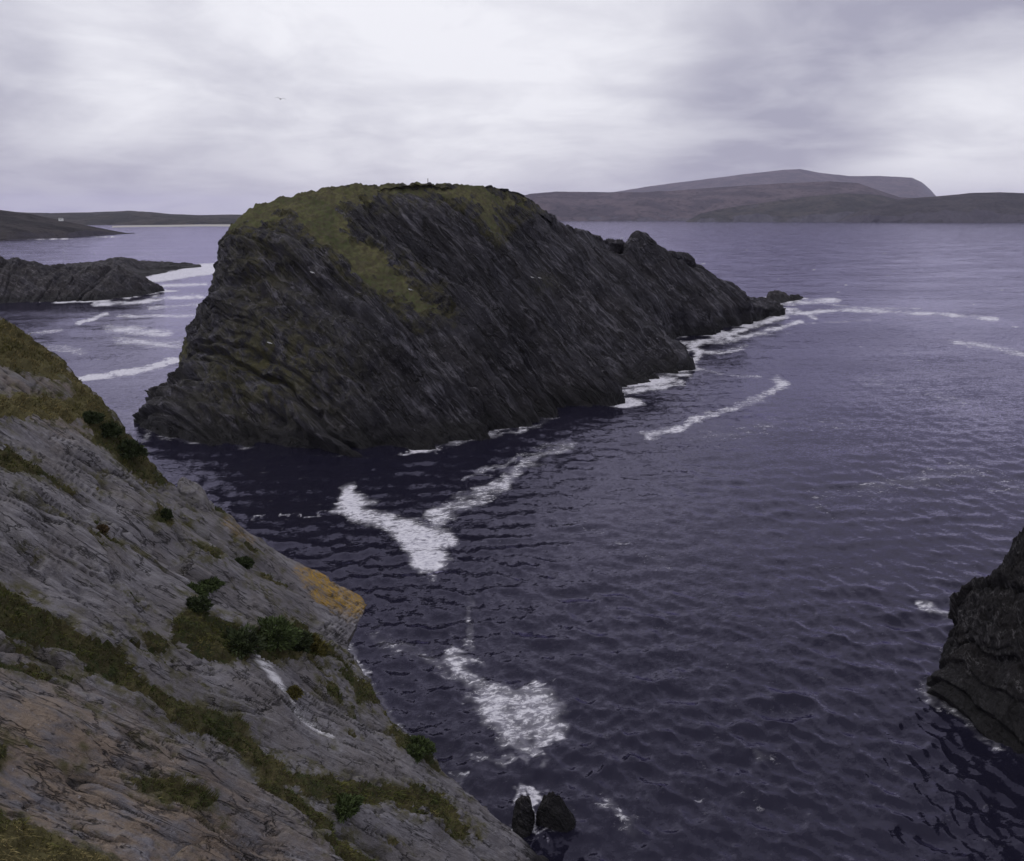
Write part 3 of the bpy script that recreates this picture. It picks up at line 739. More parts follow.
# boulder perched on the slope's edge
c0 = SV[lookup(196, 492)]
ang = np.arange(7) / 7 * 2 * math.pi
bb = [c0 + A3(1.1 * math.cos(a), 1.3 * math.sin(a), -0.7 - 0.5 * math.cos(a)) for a in ang]
tp = [c0 + A3(0.55 * math.cos(a) - 0.15, 0.7 * math.sin(a), 0.65 - 0.35 * math.cos(a)) for a in ang]
def boulder():
    base = np.array(bb); top = np.array(tp); c = top.mean(0)
    out = base - A3(0, 0, 0.6)
    G = np.stack([out, base, base * .45 + top * .55 + (base - c) * .12, top, top * .5 + c * .5, c + (top - c) * .02], 1)
    V = np.transpose(cr(np.transpose(cr(G, np.arange(90) / 90 * 7, True), (1, 0, 2)), np.linspace(0, 5, 50)), (1, 0, 2)).copy()
    Nn = grid_normals(V, True)
    if (((V - V.mean((0, 1))) * Nn)[:, :25]).sum() < 0: Nn = -Nn; fl = True
    else: fl = False
    p = V.reshape(-1, 3); d = 0.12 * fbm(p / 0.8, 4, 500) + strata(p, unit((.3, -.2, 1)), e_al, e_ac, 501, ((0.5, 0.12), (0.2, 0.05)), 0.1)
    Vf = p + Nn.reshape(-1, 3) * d[:, None]; Fc = grid_faces(90, 50, True)
    if fl: Fc = Fc[:, ::-1]
    z = np.zeros(len(Vf))
    o = make_mesh('boulder', Vf, Fc, ROCK_F, None, {'moss': z + .3, 'tan': z, 'lichen': z, 'white': z})
    tag(o, 'angular grey boulder perched on the slope edge above the water', 'boulder')
boulder()

# ================================================================== FAR LAND
def hill_mat(name, low, high, cliff, cz, k):
    m, nt, out = newmat(name); s = N(nt)
    pos = s.n('ShaderNodeNewGeometry'); nrm = pos.outputs['Normal']; pos = pos.outputs['Position']
    n1 = s.noise(pos, 0.004 * k, 6, 0.6); n2 = s.noise(pos, 0.02 * k, 5, 0.65)
    c = s.mix(s.ramp(n1, 0.42, 0.58), low, tuple(x * 1.5 for x in high)); c = s.mix(s.ramp(n2, 0.5, 0.62, 0, 0.8), c, tuple(x * 0.4 for x in low))
    sep = s.n('ShaderNodeSeparateXYZ'); s.l(nrm, sep.inputs[0])
    c = s.mix(s.ramp(sep.outputs[2], 0.75, 0.92, 1, 0), c, s.mix(n2, cliff, tuple(x * 3.2 for x in cliff)))
    b = s.n('ShaderNodeBsdfPrincipled'); s.l(c, b.inputs['Base Color']); b.inputs['Roughness'].default_value = 1; b.inputs['Specular IOR Level'].default_value = 0.05
    bp = s.n('ShaderNodeBump'); bp.inputs['Strength'].default_value = 0.9; bp.inputs['Distance'].default_value = 30 / k
    s.l(n2, bp.inputs['Height']); s.l(bp.outputs[0], b.inputs['Normal'])
    s.l(b.outputs[0], out.inputs[0]); return m
def hills(name, sil, Yshore, Yridge, cliffh, mat, nz, seed, width=None, label=None):
    """sil: (px, py) skyline at Yridge; shore at Yshore(px) ; real slopes in between"""
    sil = np.array(sil, float); px = np.arange(sil[0, 0], sil[-1, 0], 1.6)
    py = np.interp(px, sil[:, 0], sil[:, 1])
    ys = np.interp(px, *np.array(Yshore, float).T) if not np.isscalar(Yshore) else np.full(len(px), float(Yshore))
    yr = np.interp(px, *np.array(Yridge, float).T) if not np.isscalar(Yridge) else np.full(len(px), float(Yridge))
    ridge = np.array([P(a, b_, y) for a, b_, y in zip(px, py, yr)])
    ridge[:, 2] = np.maximum(ridge[:, 2], 0.5)
    xr = (px - CX) / F
    rows = []
    tt = np.concatenate([np.linspace(0, 0.12, 12, endpoint=False), np.linspace(0.12, 1, 34), np.linspace(1.05, 1.6, 10)])
    for t in tt:
        Y = ys + (yr - ys) * t; X = ridge[:, 0] / yr * Y
        if t <= 1:
            ch = np.minimum(cliffh, ridge[:, 2] * 0.75)
            z = ch * sstep(0, 0.10, t) + (ridge[:, 2] - ch) * (t ** 0.8 if t > 0.0 else 0)
            z = np.minimum(z, H + (ridge[:, 2] - H) * (Y / yr) * 0.985 - 0.3) if t < 1 else ridge[:, 2]
            z = np.where(t == 0, -2.0, z)
        else:
            z = ridge[:, 2] - (t - 1) / 0.6 * (ridge[:, 2] + 3)
        rows.append(np.stack([X, Y, z], -1))
    V = np.stack(rows, 1)
    p = V.reshape(-1, 3); q = p * np.array([1, 1, 0])
    fade = (np.clip(V[..., 2] / 30, 0, 1) * np.interp(tt, [0, .1, .9, 1, 1.6], [.3, 1, .6, 0.12, 1])[None, :]).ravel()
    d = nz * (0.8 * fbm(q / (nz * 28), 5, seed) + 0.8 * ridged(q / (nz * 22), 5, seed + 3) - 1.1) * fade
    V2 = p.copy(); V2[:, 2] += d
    sh = (np.clip(1 - tt * 6, 0, 1))[None, :].repeat(len(px), 0).ravel()
    V2[:, 1] += sh * nz * 4 * fbm(q / (nz * 14), 5, seed + 7)
    Fc = grid_faces(len(px), len(tt), False)[:, ::-1]
    n = np.cross(V2[Fc[:, 1]] - V2[Fc[:, 0]], V2[Fc[:, 3]] - V2[Fc[:, 0]])
    if n[:, 2].sum() < 0: Fc = Fc[:, ::-1]
    o = make_mesh(name, V2, Fc, mat); tag(o, label, kind='structure'); return o
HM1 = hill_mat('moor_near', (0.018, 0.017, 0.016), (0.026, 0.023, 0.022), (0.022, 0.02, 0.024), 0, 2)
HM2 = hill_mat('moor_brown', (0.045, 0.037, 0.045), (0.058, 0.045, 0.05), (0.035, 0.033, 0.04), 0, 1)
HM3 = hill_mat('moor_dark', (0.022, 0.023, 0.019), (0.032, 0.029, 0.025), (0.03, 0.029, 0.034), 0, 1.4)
hills('hills', [(-260, 205), (-120, 207), (0, 210), (30, 214), (60, 220), (95, 227), (118, 231.5), (136, 234.6)], [(-260, 1250), (0, 1400), (70, 1600), (136, 1960)], [(-260, 1700), (0, 1900), (70, 1950), (136, 1990)], 9, HM1, 7, 600, label='low dark headland at the left edge')
hills('hills', [(-320, 207), (0, 211.5), (50, 213), (100, 212), (128, 210.5), (150, 212), (172, 214), (200, 215), (232, 214.6), (300, 216), (420, 218)], 3600, [(-320, 5200), (420, 4600)], 12, HM3, 9, 620, label='low far shore across the bay on the left')
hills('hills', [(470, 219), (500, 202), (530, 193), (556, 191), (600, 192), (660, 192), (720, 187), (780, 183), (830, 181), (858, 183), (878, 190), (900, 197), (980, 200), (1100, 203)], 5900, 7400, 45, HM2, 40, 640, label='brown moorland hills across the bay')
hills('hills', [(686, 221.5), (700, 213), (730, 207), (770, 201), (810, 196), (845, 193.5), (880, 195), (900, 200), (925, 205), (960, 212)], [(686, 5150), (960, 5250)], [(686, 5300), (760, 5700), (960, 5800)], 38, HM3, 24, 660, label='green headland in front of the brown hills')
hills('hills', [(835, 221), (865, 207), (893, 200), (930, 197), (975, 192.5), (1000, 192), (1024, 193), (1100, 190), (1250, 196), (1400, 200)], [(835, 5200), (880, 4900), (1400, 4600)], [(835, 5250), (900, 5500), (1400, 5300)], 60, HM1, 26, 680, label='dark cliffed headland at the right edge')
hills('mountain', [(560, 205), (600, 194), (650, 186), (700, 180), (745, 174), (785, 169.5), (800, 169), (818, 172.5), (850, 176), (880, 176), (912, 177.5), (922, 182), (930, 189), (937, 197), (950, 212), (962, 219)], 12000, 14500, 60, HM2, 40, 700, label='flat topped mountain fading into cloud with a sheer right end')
# pale beaches
def sheet(name, pts, mat, z=0.3, **kw):
    pts = [W(*q) for q in pts]; n = len(pts) // 2
    V = np.array(pts); V[:, 2] = z; V[n:, 2] = z + 2
    Fc = np.array([[i, i + 1, 2 * n - 2 - i, 2 * n - 1 - i] for i in range(n - 1)])
    o = make_mesh(name, V, Fc, mat); tag(o, **kw); return o
ms, nt, out = newmat('pale_sand'); s = N(nt); b_ = s.n('ShaderNodeBsdfPrincipled'); pos = s.n('ShaderNodeNewGeometry').outputs['Position']
s.l(s.mix(s.noise(pos, 0.02, 4), (0.24, 0.23, 0.21), (0.36, 0.34, 0.32)), b_.inputs['Base Color']); b_.inputs['Roughness'].default_value = 1; s.l(b_.outputs[0], out.inputs[0])
sheet('beach', [(112, 227.6), (140, 227.0), (170, 226.8), (200, 226.4), (232, 226.6), (232, 224.9), (200, 225.0), (170, 225.5), (140, 225.8), (112, 226.5)], ms, kind='structure')

# white cottage on the left headland
def bx(name, c, s_, mat, parent, roof=0):
    x, y, z = c; a, b2, h = s_
    v = [(x - a, y - b2, z), (x + a, y - b2, z), (x + a, y + b2, z), (x - a, y + b2, z)]
    if roof: t = [(x - a, y, z + h), (x + a, y, z + h)]
    V = np.array(v + ([(q[0], q[1], z + h) for q in v] if not roof else [t[0], t[1], t[1], t[0]]), float)
    Fc = np.array([[0, 3, 2, 1], [4, 5, 6, 7], [0, 1, 5, 4], [1, 2, 6, 5], [2, 3, 7, 6], [3, 0, 4, 7]])
    return make_mesh(name, V, Fc, mat, parent, smooth=False)
def plain(name, c, rough=0.8, metal=0):
    m, nt, out = newmat(name); s = N(nt); b = s.n('ShaderNodeBsdfPrincipled'); pos = s.n('ShaderNodeTexCoord').outputs['Object']
    s.l(s.mix(s.noise(pos, 3, 3), tuple(x * 0.85 for x in c), c), b.inputs['Base Color']); b.inputs['Roughness'].default_value = rough
    s.l(b.outputs[0], out.inputs[0]); return m
WHITE = plain('white_render', (0.8, 0.8, 0.78)); SLATE = plain('slate_roof', (0.12, 0.12, 0.13)); DARKM = plain('dark_paint', (0.04, 0.04, 0.045))
ct = empty('cottage', P(61, 219.6, 1890)); tag(ct, 'tiny white cottage on the low land at the far left', 'house')
bx('wall', (0, 0, -3), (4.2, 2.4, 5.6), WHITE, ct); bx('roof', (0, 0, 2.62), (4.5, 2.7, 1.9), SLATE, ct, 1)
for x in (-3.5, 3.5): bx('window', (x * 0.7, -2.43, 0.9), (0.5, 0.04, 1.0), DARKM, ct)
bx('door', (0, -2.43, -0.3), (0.5, 0.04, 2.0), DARKM, ct)

# post on the island's crest
def top_at(px):
    sx, sy = proj(ISLV); m = np.abs(sx - px) < 1.0; k = np.where(m)[0]; return ISLV[k[np.argmin(sy[k])]]
WOOD = plain('weathered_wood', (0.09, 0.08, 0.07))
q = top_at(427); pt = empty('post', q); tag(pt, 'tiny marker post on the crest of the rocky island', 'post')
bx('shaft', (0, 0, -0.3), (0.07, 0.07, 1.1), WOOD, pt); bx('cap', (0, 0, 0.802), (0.11, 0.11, 0.1), WOOD, pt)

# ================================================================== BIRDS
FEA = plain('white_feathers', (0.75, 0.75, 0.75)); FED = plain('grey_feathers', (0.10, 0.10, 0.11))
def loft_body(secs, nseg=10):
    V = []
    for (y, z, rx, rz) in secs:
        for k in range(nseg):
            a = 2 * math.pi * k / nseg; V.append((rx * math.cos(a), y, z + rz * math.sin(a)))
    V = np.array(V); n = len(secs)
    Fc = [[i * nseg + k, i * nseg + (k + 1) % nseg, (i + 1) * nseg + (k + 1) % nseg, (i + 1) * nseg + k] for i in range(n - 1) for k in range(nseg)]
    return V, np.array(Fc)
BODY = [(0.34, 0.02, .002, .002), (0.29, 0.02, .02, .018), (0.23, .03, .045, .045), (.16, .02, .05, .05), (0.05, 0, .085, .08), (-.08, 0, .08, .07), (-.2, .01, .045, .035), (-.3, .015, .05, .012), (-.38, .015, .06, .004), (-.385, .015, .001, .001)]
def flying_gull(loc, rz, mat, label):
    r = empty('seagull', loc); r.rotation_euler = (0.1, 0.08, rz); tag(r, label, 'bird')
    V, Fc = loft_body(BODY); make_mesh('body', V, Fc, mat, r)
    for sg in (-1, 1):
        xs = [0.05, 0.3, 0.5, 0.75]; zs = [0.03, 0.15, 0.14, 0.04]; le = [0.1, 0.13, 0.10, -0.04]; te = [-0.09, -0.06, -0.08, -0.07]
        top = [(sg * x, l, z) for x, z, l in zip(xs, zs, le)] + [(sg * x, t, z) for x, z, t in zip(xs, zs, te)]
        V = np.array(top + [(a, b, c - 0.015) for a, b, c in top])
        Fc = []
        for i in range(3): Fc += [[i, i + 1, i + 5, i + 4], [8 + i, 12 + i, 13 + i, 9 + i], [i, 8 + i, 9 + i, i + 1], [4 + i, 5 + i, 13 + i, 12 + i]]
        Fc += [[3, 11, 15, 7]]
        make_mesh('wing', V, np.array(Fc), mat, r)
    return r
flying_gull(P(280.5, 99, 120), 0.5, FED, 'lone gull gliding high in the cloudy sky above the island')
def sitting_gull(px, py, label):
    sx, sy = proj(ISLV); vis = (sx - px) ** 2 + (sy - py) ** 2 + (ISLV[:, 1] > 300) * 1e6
    k = np.argsort(vis)[:60]; q = ISLV[k[np.argmin(ISLV[k, 1])]]
    r = empty('seagull', q + A3(0, -0.15, 0.16)); r.rotation_euler = (0.25, 0, random.uniform(1, 2)); tag(r, label, 'bird', 'white gulls resting on the island cliff')
    r.scale = (1.5,) * 3
    V, Fc = loft_body(BODY); make_mesh('body', V, Fc, FEA, r)
    for sg in (-1, 1):
        V2, F2 = loft_body([(0.12, .02, .01, .02), (0.02, .03, .02, .055), (-.15, .02, .018, .045), (-.36, .02, .004, .008)], 8); V2[:, 0] += sg * 0.075
        make_mesh('wing', V2, F2, plain('wing_grey', (0.3, 0.3, 0.32)) if 'wing_grey' not in bpy.data.materials else bpy.data.materials['wing_grey'], r)
sitting_gull(266, 342, 'white speck of a gull low on the mossy left face of the island')
sitting_gull(310, 272, 'white speck of a gull below the turf on the island left face')
sitting_gull(542, 278, 'white gull on a green ledge right of the island crest, right one')
sitting_gull(534, 277, 'white gull on a green ledge right of the island crest, left one')
sitting_gull(413, 288, 'white speck of a gull beside the tongue of turf on the island')

# ================================================================== SEA
def build_sea():
    dep = np.concatenate([np.linspace(math.radians(58), math.radians(1.0), 640), np.radians([0.9, 0.8, 0.7, 0.6, 0.5, 0.4, 0.3, 0.2, 0.12, 0.07])])
    r = np.concatenate([[1.0, 12.0, 20.0], H / np.tan(dep)])
    az = np.concatenate([np.linspace(-180, -42, 30, endpoint=False), np.linspace(-42, 42, 820), np.linspace(42, 180, 30, endpoint=False)[1:]])
    az = np.radians(az)
    X = np.sin(az)[:, None] * r[None, :]; Y = np.cos(az)[:, None] * r[None, :]
    dr = np.gradient(r)[None, :]; da = (r * math.radians(84) / 820)[None, :]
    Z = np.zeros_like(X); DX = np.zeros_like(X); DY = np.zeros_like(X)
    rng = np.random.default_rng(3)
    main = math.radians(262)                    # travelling towards the viewer, a bit to the left
    gust = np.clip(1.0 + 0.75 * fbm(np.stack([X.ravel() / 42, Y.ravel() / 26, X.ravel() * 0], -1), 3, 860).reshape(X.shape), 0.55, 1.3)
    shel = sstep(150, 60, np.hypot(X + 20, (Y - 100)))      # calmer in the lee
    for k in range(110):
        lam = 0.45 * (6.5 / 0.45) ** (rng.uniform() ** 1.35); th = main + rng.normal() * (0.6 if lam > 4 else 1.0)
        kx, ky = math.cos(th) * 2 * math.pi / lam, math.sin(th) * 2 * math.pi / lam
        amp = 0.0043 * lam ** 0.95 * (1.15 if lam < 4 else 0.7)
        fr = np.clip((lam / (np.abs(np.sin(th)) * dr + da) - 2.2) / 2.5, 0, 1)
        ph = kx * X + ky * Y + rng.uniform(0, 6.28)
        a = amp * fr * gust
        Z += a * np.cos(ph); DX -= a * math.cos(th) * np.sin(ph) * 0.9; DY -= a * math.sin(th) * np.sin(ph) * 0.9
    V = np.stack([X + DX, Y + DY, Z], -1).reshape(-1, 3)
    # foam, painted where it floats
    flat = np.stack([X, Y, np.zeros_like(X)], -1).reshape(-1, 3)
    px, py = proj(flat); ok = (flat[:, 1] > 5)
    n1 = fbm(flat / 5.0, 4, 800, 0.6); n2 = fbm(flat / 1.5, 3, 810, 0.6); nf = fbm(flat / 18, 3, 820)
    Yd = np.maximum(flat[:, 1], 8)
    pxw = px + n1 * F * 1.0 / Yd; pyw = py + (n1 * 1.8 + n2 * 0.8) * F * H / Yd ** 2; mod = np.clip(0.85 + 0.6 * fbm(flat / 8.0, 3, 840), 0.45, 1.15)
    foam = np.zeros(len(px))
    def poly(pts, soft, val=1.0):
        nonlocal foam
        foam = np.maximum(foam, val * (0.75 + 0.25 * mod) * sstep(-soft, soft * 2, poly_sd(pxw, pyw, pts)))
    def line(pts, w, val=1.0, ya=1.0):
        nonlocal foam
        if max(q[0] for q in pts) < 210 and min(q[1] for q in pts) > 280 and max(q[1] for q in pts) < 390: val *= 1.35; w *= 1.3
        P_ = [(a, b * ya) for a, b in pts]
        foam = np.maximum(foam, val * mod * sstep(w * 1.25, 0, line_d(pxw, pyw * ya, P_)))
    poly([(336, 484), (359, 483.5), (361, 493), (379, 499), (381, 503), (367, 505), (375, 511), (418, 519), (430, 523), (454, 531), (460, 543), (448, 556), (440, 570), (438, 580), (422, 577), (411, 568), (406, 555), (395, 541), (385, 532), (359, 525), (343, 517), (326, 511), (337, 503)], 5.0, 0.95)
    poly([(442, 645), (474, 647), (466, 662), (478, 672), (498, 677), (545, 687), (561, 693), (565, 716), (572, 740), (561, 754), (545, 757), (525, 752), (513, 748), (494, 748), (494, 734), (474, 715), (462, 701), (464, 680), (444, 673), (440, 661)], 7.0, 0.72)
    line([(432, 520), (455, 508), (482, 494), (505, 480)], 12, .66); line([(500, 486), (520, 470), (545, 452), (570, 446)], 11, .56, 1.4)
    line([(462, 478), (500, 466), (535, 450)], 5, .5, 1.5)
    line([(250, 519), (285, 515), (325, 511)], 2.6, .75, 1.5)
    line([(380, 640), (410, 652), (445, 668)], 13, .42); line([(470, 600), (470, 650)], 8, .3); line([(445, 770), (480, 764), (520, 754)], 8, .5)
    line([(395, 455), (415, 451), (440, 449)], 4, .7, 1.5); line([(500, 434), (515, 431), (525, 428)], 4, .6, 1.5); pass
    line([(612, 392), (640, 389), (680, 383)], 8, 1.0, 1.6); line([(606, 392), (650, 385)], 6, .9, 1.5)
    line([(692, 365), (700, 352), (690, 345), (720, 338), (750, 326), (785, 316)], 7, .85, 1.6); line([(676, 343), (720, 342), (760, 333), (800, 322)], 6, .8, 1.8)
    line([(700, 352), (725, 352), (745, 346)], 6, .7, 1.8); line([(690, 378), (705, 370), (720, 374), (760, 377)], 4, .45, 1.8)
    line([(645, 436), (680, 427), (705, 417), (735, 408), (765, 395), (784, 384), (776, 378)], 8, .72, 1.5)
    line([(780, 303), (800, 302), (835, 300)], 8, 1.0, 2); line([(778, 314), (810, 313), (840, 309), (900, 312), (950, 315), (995, 319)], 7, .8, 2); line([(800, 300), (850, 307), (920, 309)], 4, .5, 2)
    line([(955, 342), (990, 347), (1030, 356)], 9, .62, 2); line([(770, 310), (795, 309), (815, 318)], 5, .8, 2); line([(780, 325), (870, 320)], 3.5, .4, 2); line([(740, 335), (790, 333)], 4, .4, 2)
    line([(60, 381), (95, 377), (130, 372), (150, 368), (175, 360)], 5.0, 1.0, 1.7)
    line([(78, 323), (92, 319), (106, 314)], 4, .75, 2); line([(110, 329), (135, 330), (165, 334)], 9, .55, 1.8); line([(120, 341), (150, 343), (185, 345)], 9, .5, 1.8); line([(40, 345), (80, 352)], 9, .35, 1.8)
    line([(95, 304), (135, 303), (165, 298), (200, 297)], 4.5, .8, 2)
    line([(150, 308), (200, 305)], 4, .6, 2); line([(120, 316), (205, 316)], 5, .45, 2); line([(160, 286), (205, 284)], 4, .6, 2); line([(30, 334), (60, 330)], 5, .35, 2)
    poly([(126, 283), (140, 277), (163, 272), (190, 266), (200, 263), (224, 262), (224, 274), (195, 277), (165, 282), (140, 285)], 1.2, 1.0)
    line([(-40, 243), (0, 240.5), (60, 239), (110, 237), (138, 235.6)], 1.3, .8, 1.6)
    line([(925, 608), (940, 614), (956, 614)], 7, .62); line([(935, 640), (945, 652)], 6, .45); line([(928, 700), (936, 706)], 6, .7); line([(970, 726), (990, 735)], 6, .4)
    line([(515, 795), (535, 792), (550, 800)], 7, .65); line([(530, 835), (545, 838), (570, 836)], 7, .55); line([(600, 795), (640, 835)], 14, .33); line([(690, 800), (760, 760)], 16, .25)
    line([(536, 800), (537, 828)], 5, .9)
    line([(345, 640), (380, 700), (400, 730), (445, 775), (500, 830), (525, 850)], 7, .45)
    line([(140, 440), (155, 431), (146, 424)], 5, .5); line([(700, 440), (800, 420), (860, 425)], 14, .22); line([(820, 500), (960, 470), (1020, 490)], 18, .25); line([(860, 380), (960, 400)], 14, .25, 1.5); line([(560, 520), (660, 560)], 14, .18)
    # wash along every rock: distance to the real waterlines
    from mathutils.kdtree import KDTree
    sh = []
    for Va, ww, vv_ in SHORES:
        q = Va[(Va[:, 2] > -0.35) & (Va[:, 2] < 0.35)]
        sh += [(a, b_, ww, vv_) for a, b_ in q[:: max(1, len(q) // 9000), :2]]
    kd = KDTree(len(sh))
    for k, (a, b_, _, _) in enumerate(sh): kd.insert((a, b_, 0), k)
    kd.balance()
    near = np.zeros(len(px), bool)
    for Va, _, _ in SHORES:
        lo = Va[Va[:, 2] > -0.5].min(0) - 9; hi = Va[Va[:, 2] > -0.5].max(0) + 9
        near |= (flat[:, 0] > lo[0]) & (flat[:, 0] < hi[0]) & (flat[:, 1] > lo[1]) & (flat[:, 1] < hi[1])
    surge = np.clip(0.55 + 1.3 * fbm(flat / 11.0, 3, 850), 0, 1.3)
    for k in np.nonzero(near)[0]:
        _, ix, dd = kd.find((flat[k, 0], flat[k, 1], 0))
        _, _, ww, vv_ = sh[ix]
        if flat[k, 0] > 12 and flat[k, 1] > 170: ww, vv_ = ww * 2.0, vv_ * 1.7
        w_ = ww * (0.4 + surge[k])
        if dd < w_: foam[k] = max(foam[k], vv_ * surge[k] * (1 - (dd / w_) ** 1.5))
    foam = np.where(ok, foam, 0)
    # small whitecaps on open water
    cap = sstep(0.80, 1.0, fbm(flat * np.array([0.16, 0.45, 1]) / 1.6, 3, 830, 0.6)) * sstep(90, 260, flat[:, 1]) * sstep(-0.1, 0.25, nf)
    foam = np.maximum(foam, cap * 0.55 * (flat[:, 1] < 3000))
    Fc = grid_faces(len(az), len(r), True)
    n = np.cross(V[Fc[:, 1]] - V[Fc[:, 0]], V[Fc[:, 3]] - V[Fc[:, 0]])
    if n[:, 2].sum() < 0: Fc = Fc[:, ::-1]
    nrm = vnormals(V, Fc)
    # water shader
    m, nt, out = newmat('sea_water'); s = N(nt)
    g = s.n('ShaderNodeNewGeometry'); pos = g.outputs['Position']
    ca = s.frame(pos, (((1, 0, 0), 0.45), ((-.14, 1, 0), 1.0), ((0, 0, 1), 0.0)))
    cb = s.frame(pos, (((1, 0.25, 0), 0.6), ((-.3, 1, 0), 1.0), ((0, 0, 1), 0.0)))
    tot = None
    for (cc, sc, det, am) in ((ca, 0.10, 3, 0.22), (ca, 0.9, 3, 0.26), (cb, 3.2, 3, 0.44), (cb, 9.0, 2, 0.34)):
        v = s.vmath('SUBTRACT', s.noise(cc, sc, det, 0.6, out='Color'), (0.5, 0.5, 0.5))
        v = s.scale(v, am); tot = v if tot is None else s.vmath('ADD', tot, v)
    tot = s.vmath('MULTIPLY', tot, (0.75, 1.1, 0.0))
    calm = s.ramp(s.noise(ca, 0.02, 4, 0.6), 0.35, 0.65, 0.65, 1.2)
    tot = s.scale(tot, calm)
    nv = s.vmath('NORMALIZE', s.vmath('ADD', g.outputs['Normal'], tot))
    gl = s.n('ShaderNodeBsdfGlossy'); gl.inputs['Roughness'].default_value = 0.08; gl.inputs['Color'].default_value = (0.81, 0.77, 1.0, 1); s.l(nv, gl.inputs['Normal'])
    df = s.n('ShaderNodeBsdfDiffuse'); df.inputs['Color'].default_value = (0.008, 0.0075, 0.015, 1)
    fz = s.n('ShaderNodeFresnel'); fz.inputs[0].default_value = 1.333; s.l(nv, fz.inputs['Normal'])
    wb = s.n('ShaderNodeMixShader'); s.l(s.math('MINIMUM', fz.outputs[0], 0.7), wb.inputs[0]); s.l(df.outputs[0], wb.inputs[1]); s.l(gl.outputs[0], wb.inputs[2])
    fo = s.n('ShaderNodeBsdfPrincipled'); fo.inputs['Roughness'].default_value = 0.9
    lace = s.noise(cb, 2.2, 8, 0.78, dist=0.6); lace2 = s.noise(cb, 0.55, 4, 0.6, dist=0.5)
    s.l(s.mix(s.ramp(lace, 0.3, 0.7), (0.34, 0.33, 0.40), (0.74, 0.73, 0.77)), fo.inputs['Base Color'])
    a = s.attr('foam')
    L = s.ramp(s.math('ADD', s.math('MULTIPLY', lace, 0.6), s.math('MULTIPLY', lace2, 0.4)), 0.38, 0.62, smooth=False)
    fac = s.ramp(s.math('SUBTRACT', a, s.math('MULTIPLY', s.math('SUBTRACT', 1.0, L), 0.92)), -0.08, 0.42)
    fac = s.math('MAXIMUM', fac, s.math('MULTIPLY', s.ramp(a, 0.12, 0.85), s.ramp(lace2, 0.3, 0.6, 0.25, 0.62)))
    bpn = s.n('ShaderNodeBump'); bpn.inputs['Strength'].default_value = 0.6; bpn.inputs['Distance'].default_value = 0.25; s.l(lace, bpn.inputs['Height']); s.l(bpn.outputs[0], fo.inputs['Normal'])
    mx = s.n('ShaderNodeMixShader'); s.l(s.math('MULTIPLY', fac, 0.9), mx.inputs[0]); s.l(wb.outputs[0], mx.inputs[1]); s.l(fo.outputs[0], mx.inputs[2])
    s.l(mx.outputs[0], out.inputs[0])
    at = {'foam': foam}
    fm = foam[Fc].mean(1) > 0.12; fx, fy = px[Fc[:, 0]], py[Fc[:, 0]]
    fm1 = fm & (fx > 322) & (fx < 462) & (fy > 480) & (fy < 584) & (poly_sd(fx, fy, [(322, 478), (366, 478), (390, 498), (430, 514), (465, 530), (465, 585), (400, 585), (322, 520)]) > 0)
    fm2 = fm & (fx > 434) & (fx < 578) & (fy > 640) & (fy < 762) & (poly_sd(fx, fy, [(436, 640), (478, 640), (480, 668), (575, 685), (578, 764), (500, 756), (436, 690)]) > 0)
    rest = ~(fm1 | fm2)
    tag(make_mesh('water', V, Fc[rest], m, attrs=at, normals=nrm), 'dark violet choppy sea with streaks of foam', kind='structure')
    o = make_mesh('sea_foam', V, Fc[fm1], m, attrs=at, normals=nrm); tag(o, 'bright white foam patch floating in front of the island, bent like a boot', 'foam', kind='stuff')
    o = make_mesh('sea_foam', V, Fc[fm2], m, attrs=at, normals=nrm); tag(o, 'lacy white foam patch floating near the foreground slope', 'foam', kind='stuff')
build_sea()

# ================================================================== SKY, SUN, HAZE
world = bpy.data.worlds.new('World'); scene.world = world; world.use_nodes = True
nt = world.node_tree; nt.nodes.clear(); s = N(nt)
SUN_EL, SUN_AZ = math.radians(60), math.radians(-100)      # azimuth from +Y towards +X
out = s.n('ShaderNodeOutputWorld')
sky = s.n('ShaderNodeTexSky', sky_type='NISHITA'); sky.sun_disc = False; sky.sun_elevation = SUN_EL; sky.sun_rotation = SUN_AZ
bg1 = s.n('ShaderNodeBackground'); s.l(sky.outputs[0], bg1.inputs[0]); bg1.inputs[1].default_value = 0.08
tc = s.n('ShaderNodeTexCoord').outputs['Generated']
sep = s.n('ShaderNodeSeparateXYZ'); s.l(tc, sep.inputs[0])
zc = s.math('ADD', s.math('MAXIMUM', sep.outputs[2], 0.0), 0.20)
cx_ = s.math('DIVIDE', sep.outputs[0], zc); cy_ = s.math('DIVIDE', sep.outputs[1], zc)
cmb = s.n('ShaderNodeCombineXYZ'); s.l(cx_, cmb.inputs[0]); s.l(cy_, cmb.inputs[1])
cv = cmb.outputs[0]
c1 = s.noise(cv, 0.8, 6, 0.56, dist=0.7); c2 = s.noise(cv, 2.6, 7, 0.6, dist=0.5)
cl = s.math('ADD', s.math('MULTIPLY', c1, 0.65), s.math('MULTIPLY', c2, 0.35))
bright = s.ramp(cl, 0.34, 0.64)
def blob(px, py, rad, val):
    d = unit(P(px, py, 100.) - np.array([0, 0, H]))
    dt = s.vmath('DOT_PRODUCT', s.vmath('NORMALIZE', tc), tuple(float(x) for x in d), out=1)
    return s.ramp(dt, math.cos(rad), 1.0, 0, val)
add = None
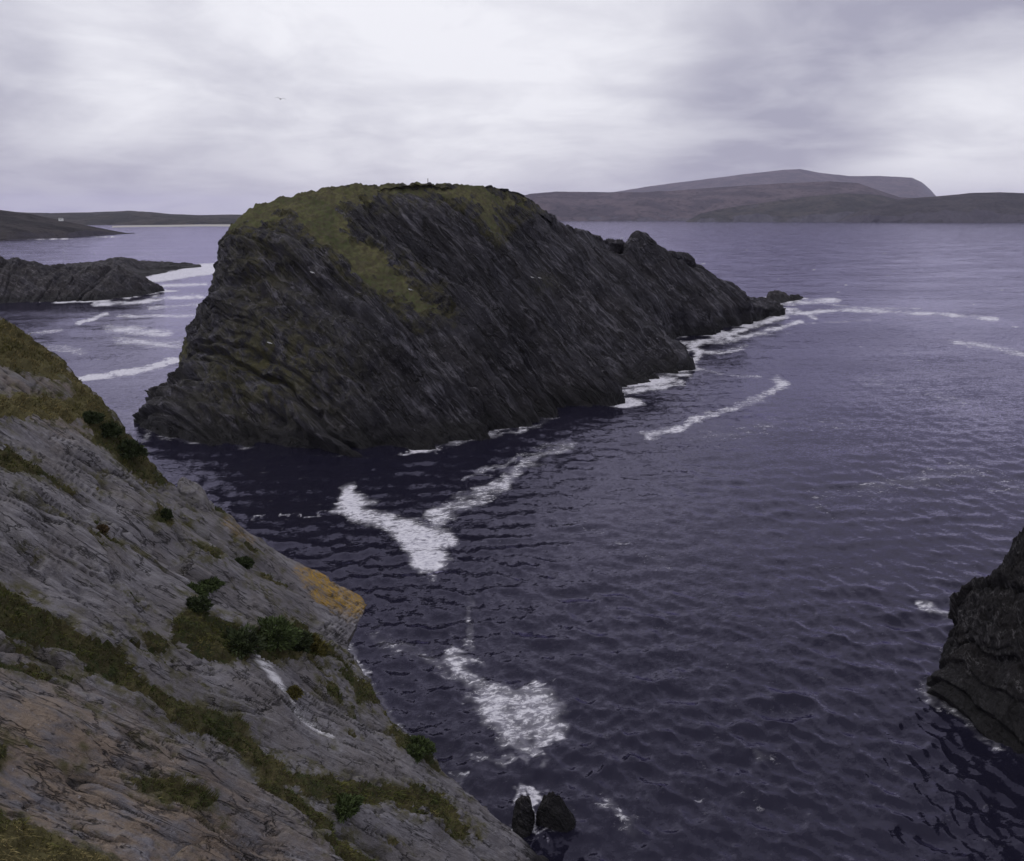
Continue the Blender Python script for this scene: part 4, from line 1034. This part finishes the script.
for bpx, bpy_, rad, val in ((330, 70, 0.34, 0.30), (600, 60, 0.3, 0.2), (560, 172, 0.10, -0.15), (720, 172, 0.14, -0.25), (620, 120, 0.12, 0.12), (60, 150, 0.26, -0.42), (40, 55, 0.14, 0.25), (160, 95, 0.12, 0.2), (960, 50, 0.34, -0.40), (1010, 172, 0.17, 0.6), (900, 150, 0.12, 0.15), (90, 20, 0.16, 0.12), (650, 178, 0.16, -0.10), (300, 165, 0.14, -0.12)):
    v = blob(bpx, bpy_, rad, val); add = v if add is None else s.math('ADD', add, v)
bright = s.math('ADD', s.math('MULTIPLY', bright, 0.52), s.math('ADD', add, 0.24), clamp=True)
ccol = s.mix(bright, (0.38, 0.37, 0.465), (0.92, 0.915, 0.96))
# thin bright strip low over the horizon
strip = s.math('MULTIPLY', s.ramp(sep.outputs[2], 0.0, 0.05, 0.35, 0), s.ramp(c2, 0.4, 0.6))
ccol = s.mix(strip, ccol, (0.80, 0.79, 0.80))
bg2 = s.n('ShaderNodeBackground'); s.l(ccol, bg2.inputs[0]); bg2.inputs[1].default_value = 0.92
mx = s.n('ShaderNodeMixShader'); mx.inputs[0].default_value = 0.93
s.l(bg1.outputs[0], mx.inputs[1]); s.l(bg2.outputs[0], mx.inputs[2]); s.l(mx.outputs[0], out.inputs[0])

sd = bpy.data.lights.new('sun', 'SUN'); sd.energy = 1.1; sd.angle = math.radians(32); sd.color = (1.0, 0.98, 0.97)
so = bpy.data.objects.new('sun', sd); COL.objects.link(so)
dirv = Vector((math.sin(SUN_AZ) * math.cos(SUN_EL), math.cos(SUN_AZ) * math.cos(SUN_EL), math.sin(SUN_EL)))
so.rotation_euler = dirv.to_track_quat('Z', 'Y').to_euler(); so.location = (0, 0, 300)

def haze():
    m, nt, out = newmat('haze_air'); s = N(nt)
    v = s.n('ShaderNodeVolumePrincipled'); v.inputs['Density'].default_value = 0.000028; v.inputs['Color'].default_value = (0.78, 0.76, 0.97, 1)
    s.l(v.outputs[0], out.inputs['Volume'])
    x0, x1, y0, y1, z0, z1 = -45000, 45000, -45000, 45000, -6, 900
    V = np.array([(x, y, z) for z in (z0, z1) for x, y in ((x0, y0), (x1, y0), (x1, y1), (x0, y1))], float)
    Fc = np.array([[0, 3, 2, 1], [4, 5, 6, 7], [0, 1, 5, 4], [1, 2, 6, 5], [2, 3, 7, 6], [3, 0, 4, 7]])
    o = make_mesh('haze', V, Fc, m, smooth=False); tag(o, kind='stuff')
haze()

vs = scene.view_settings; vs.view_transform = 'Standard'; vs.look = 'None'; vs.exposure = 0.22; vs.gamma = 1
scene.render.engine = 'CYCLES'
scene.cycles.volume_bounces = 1
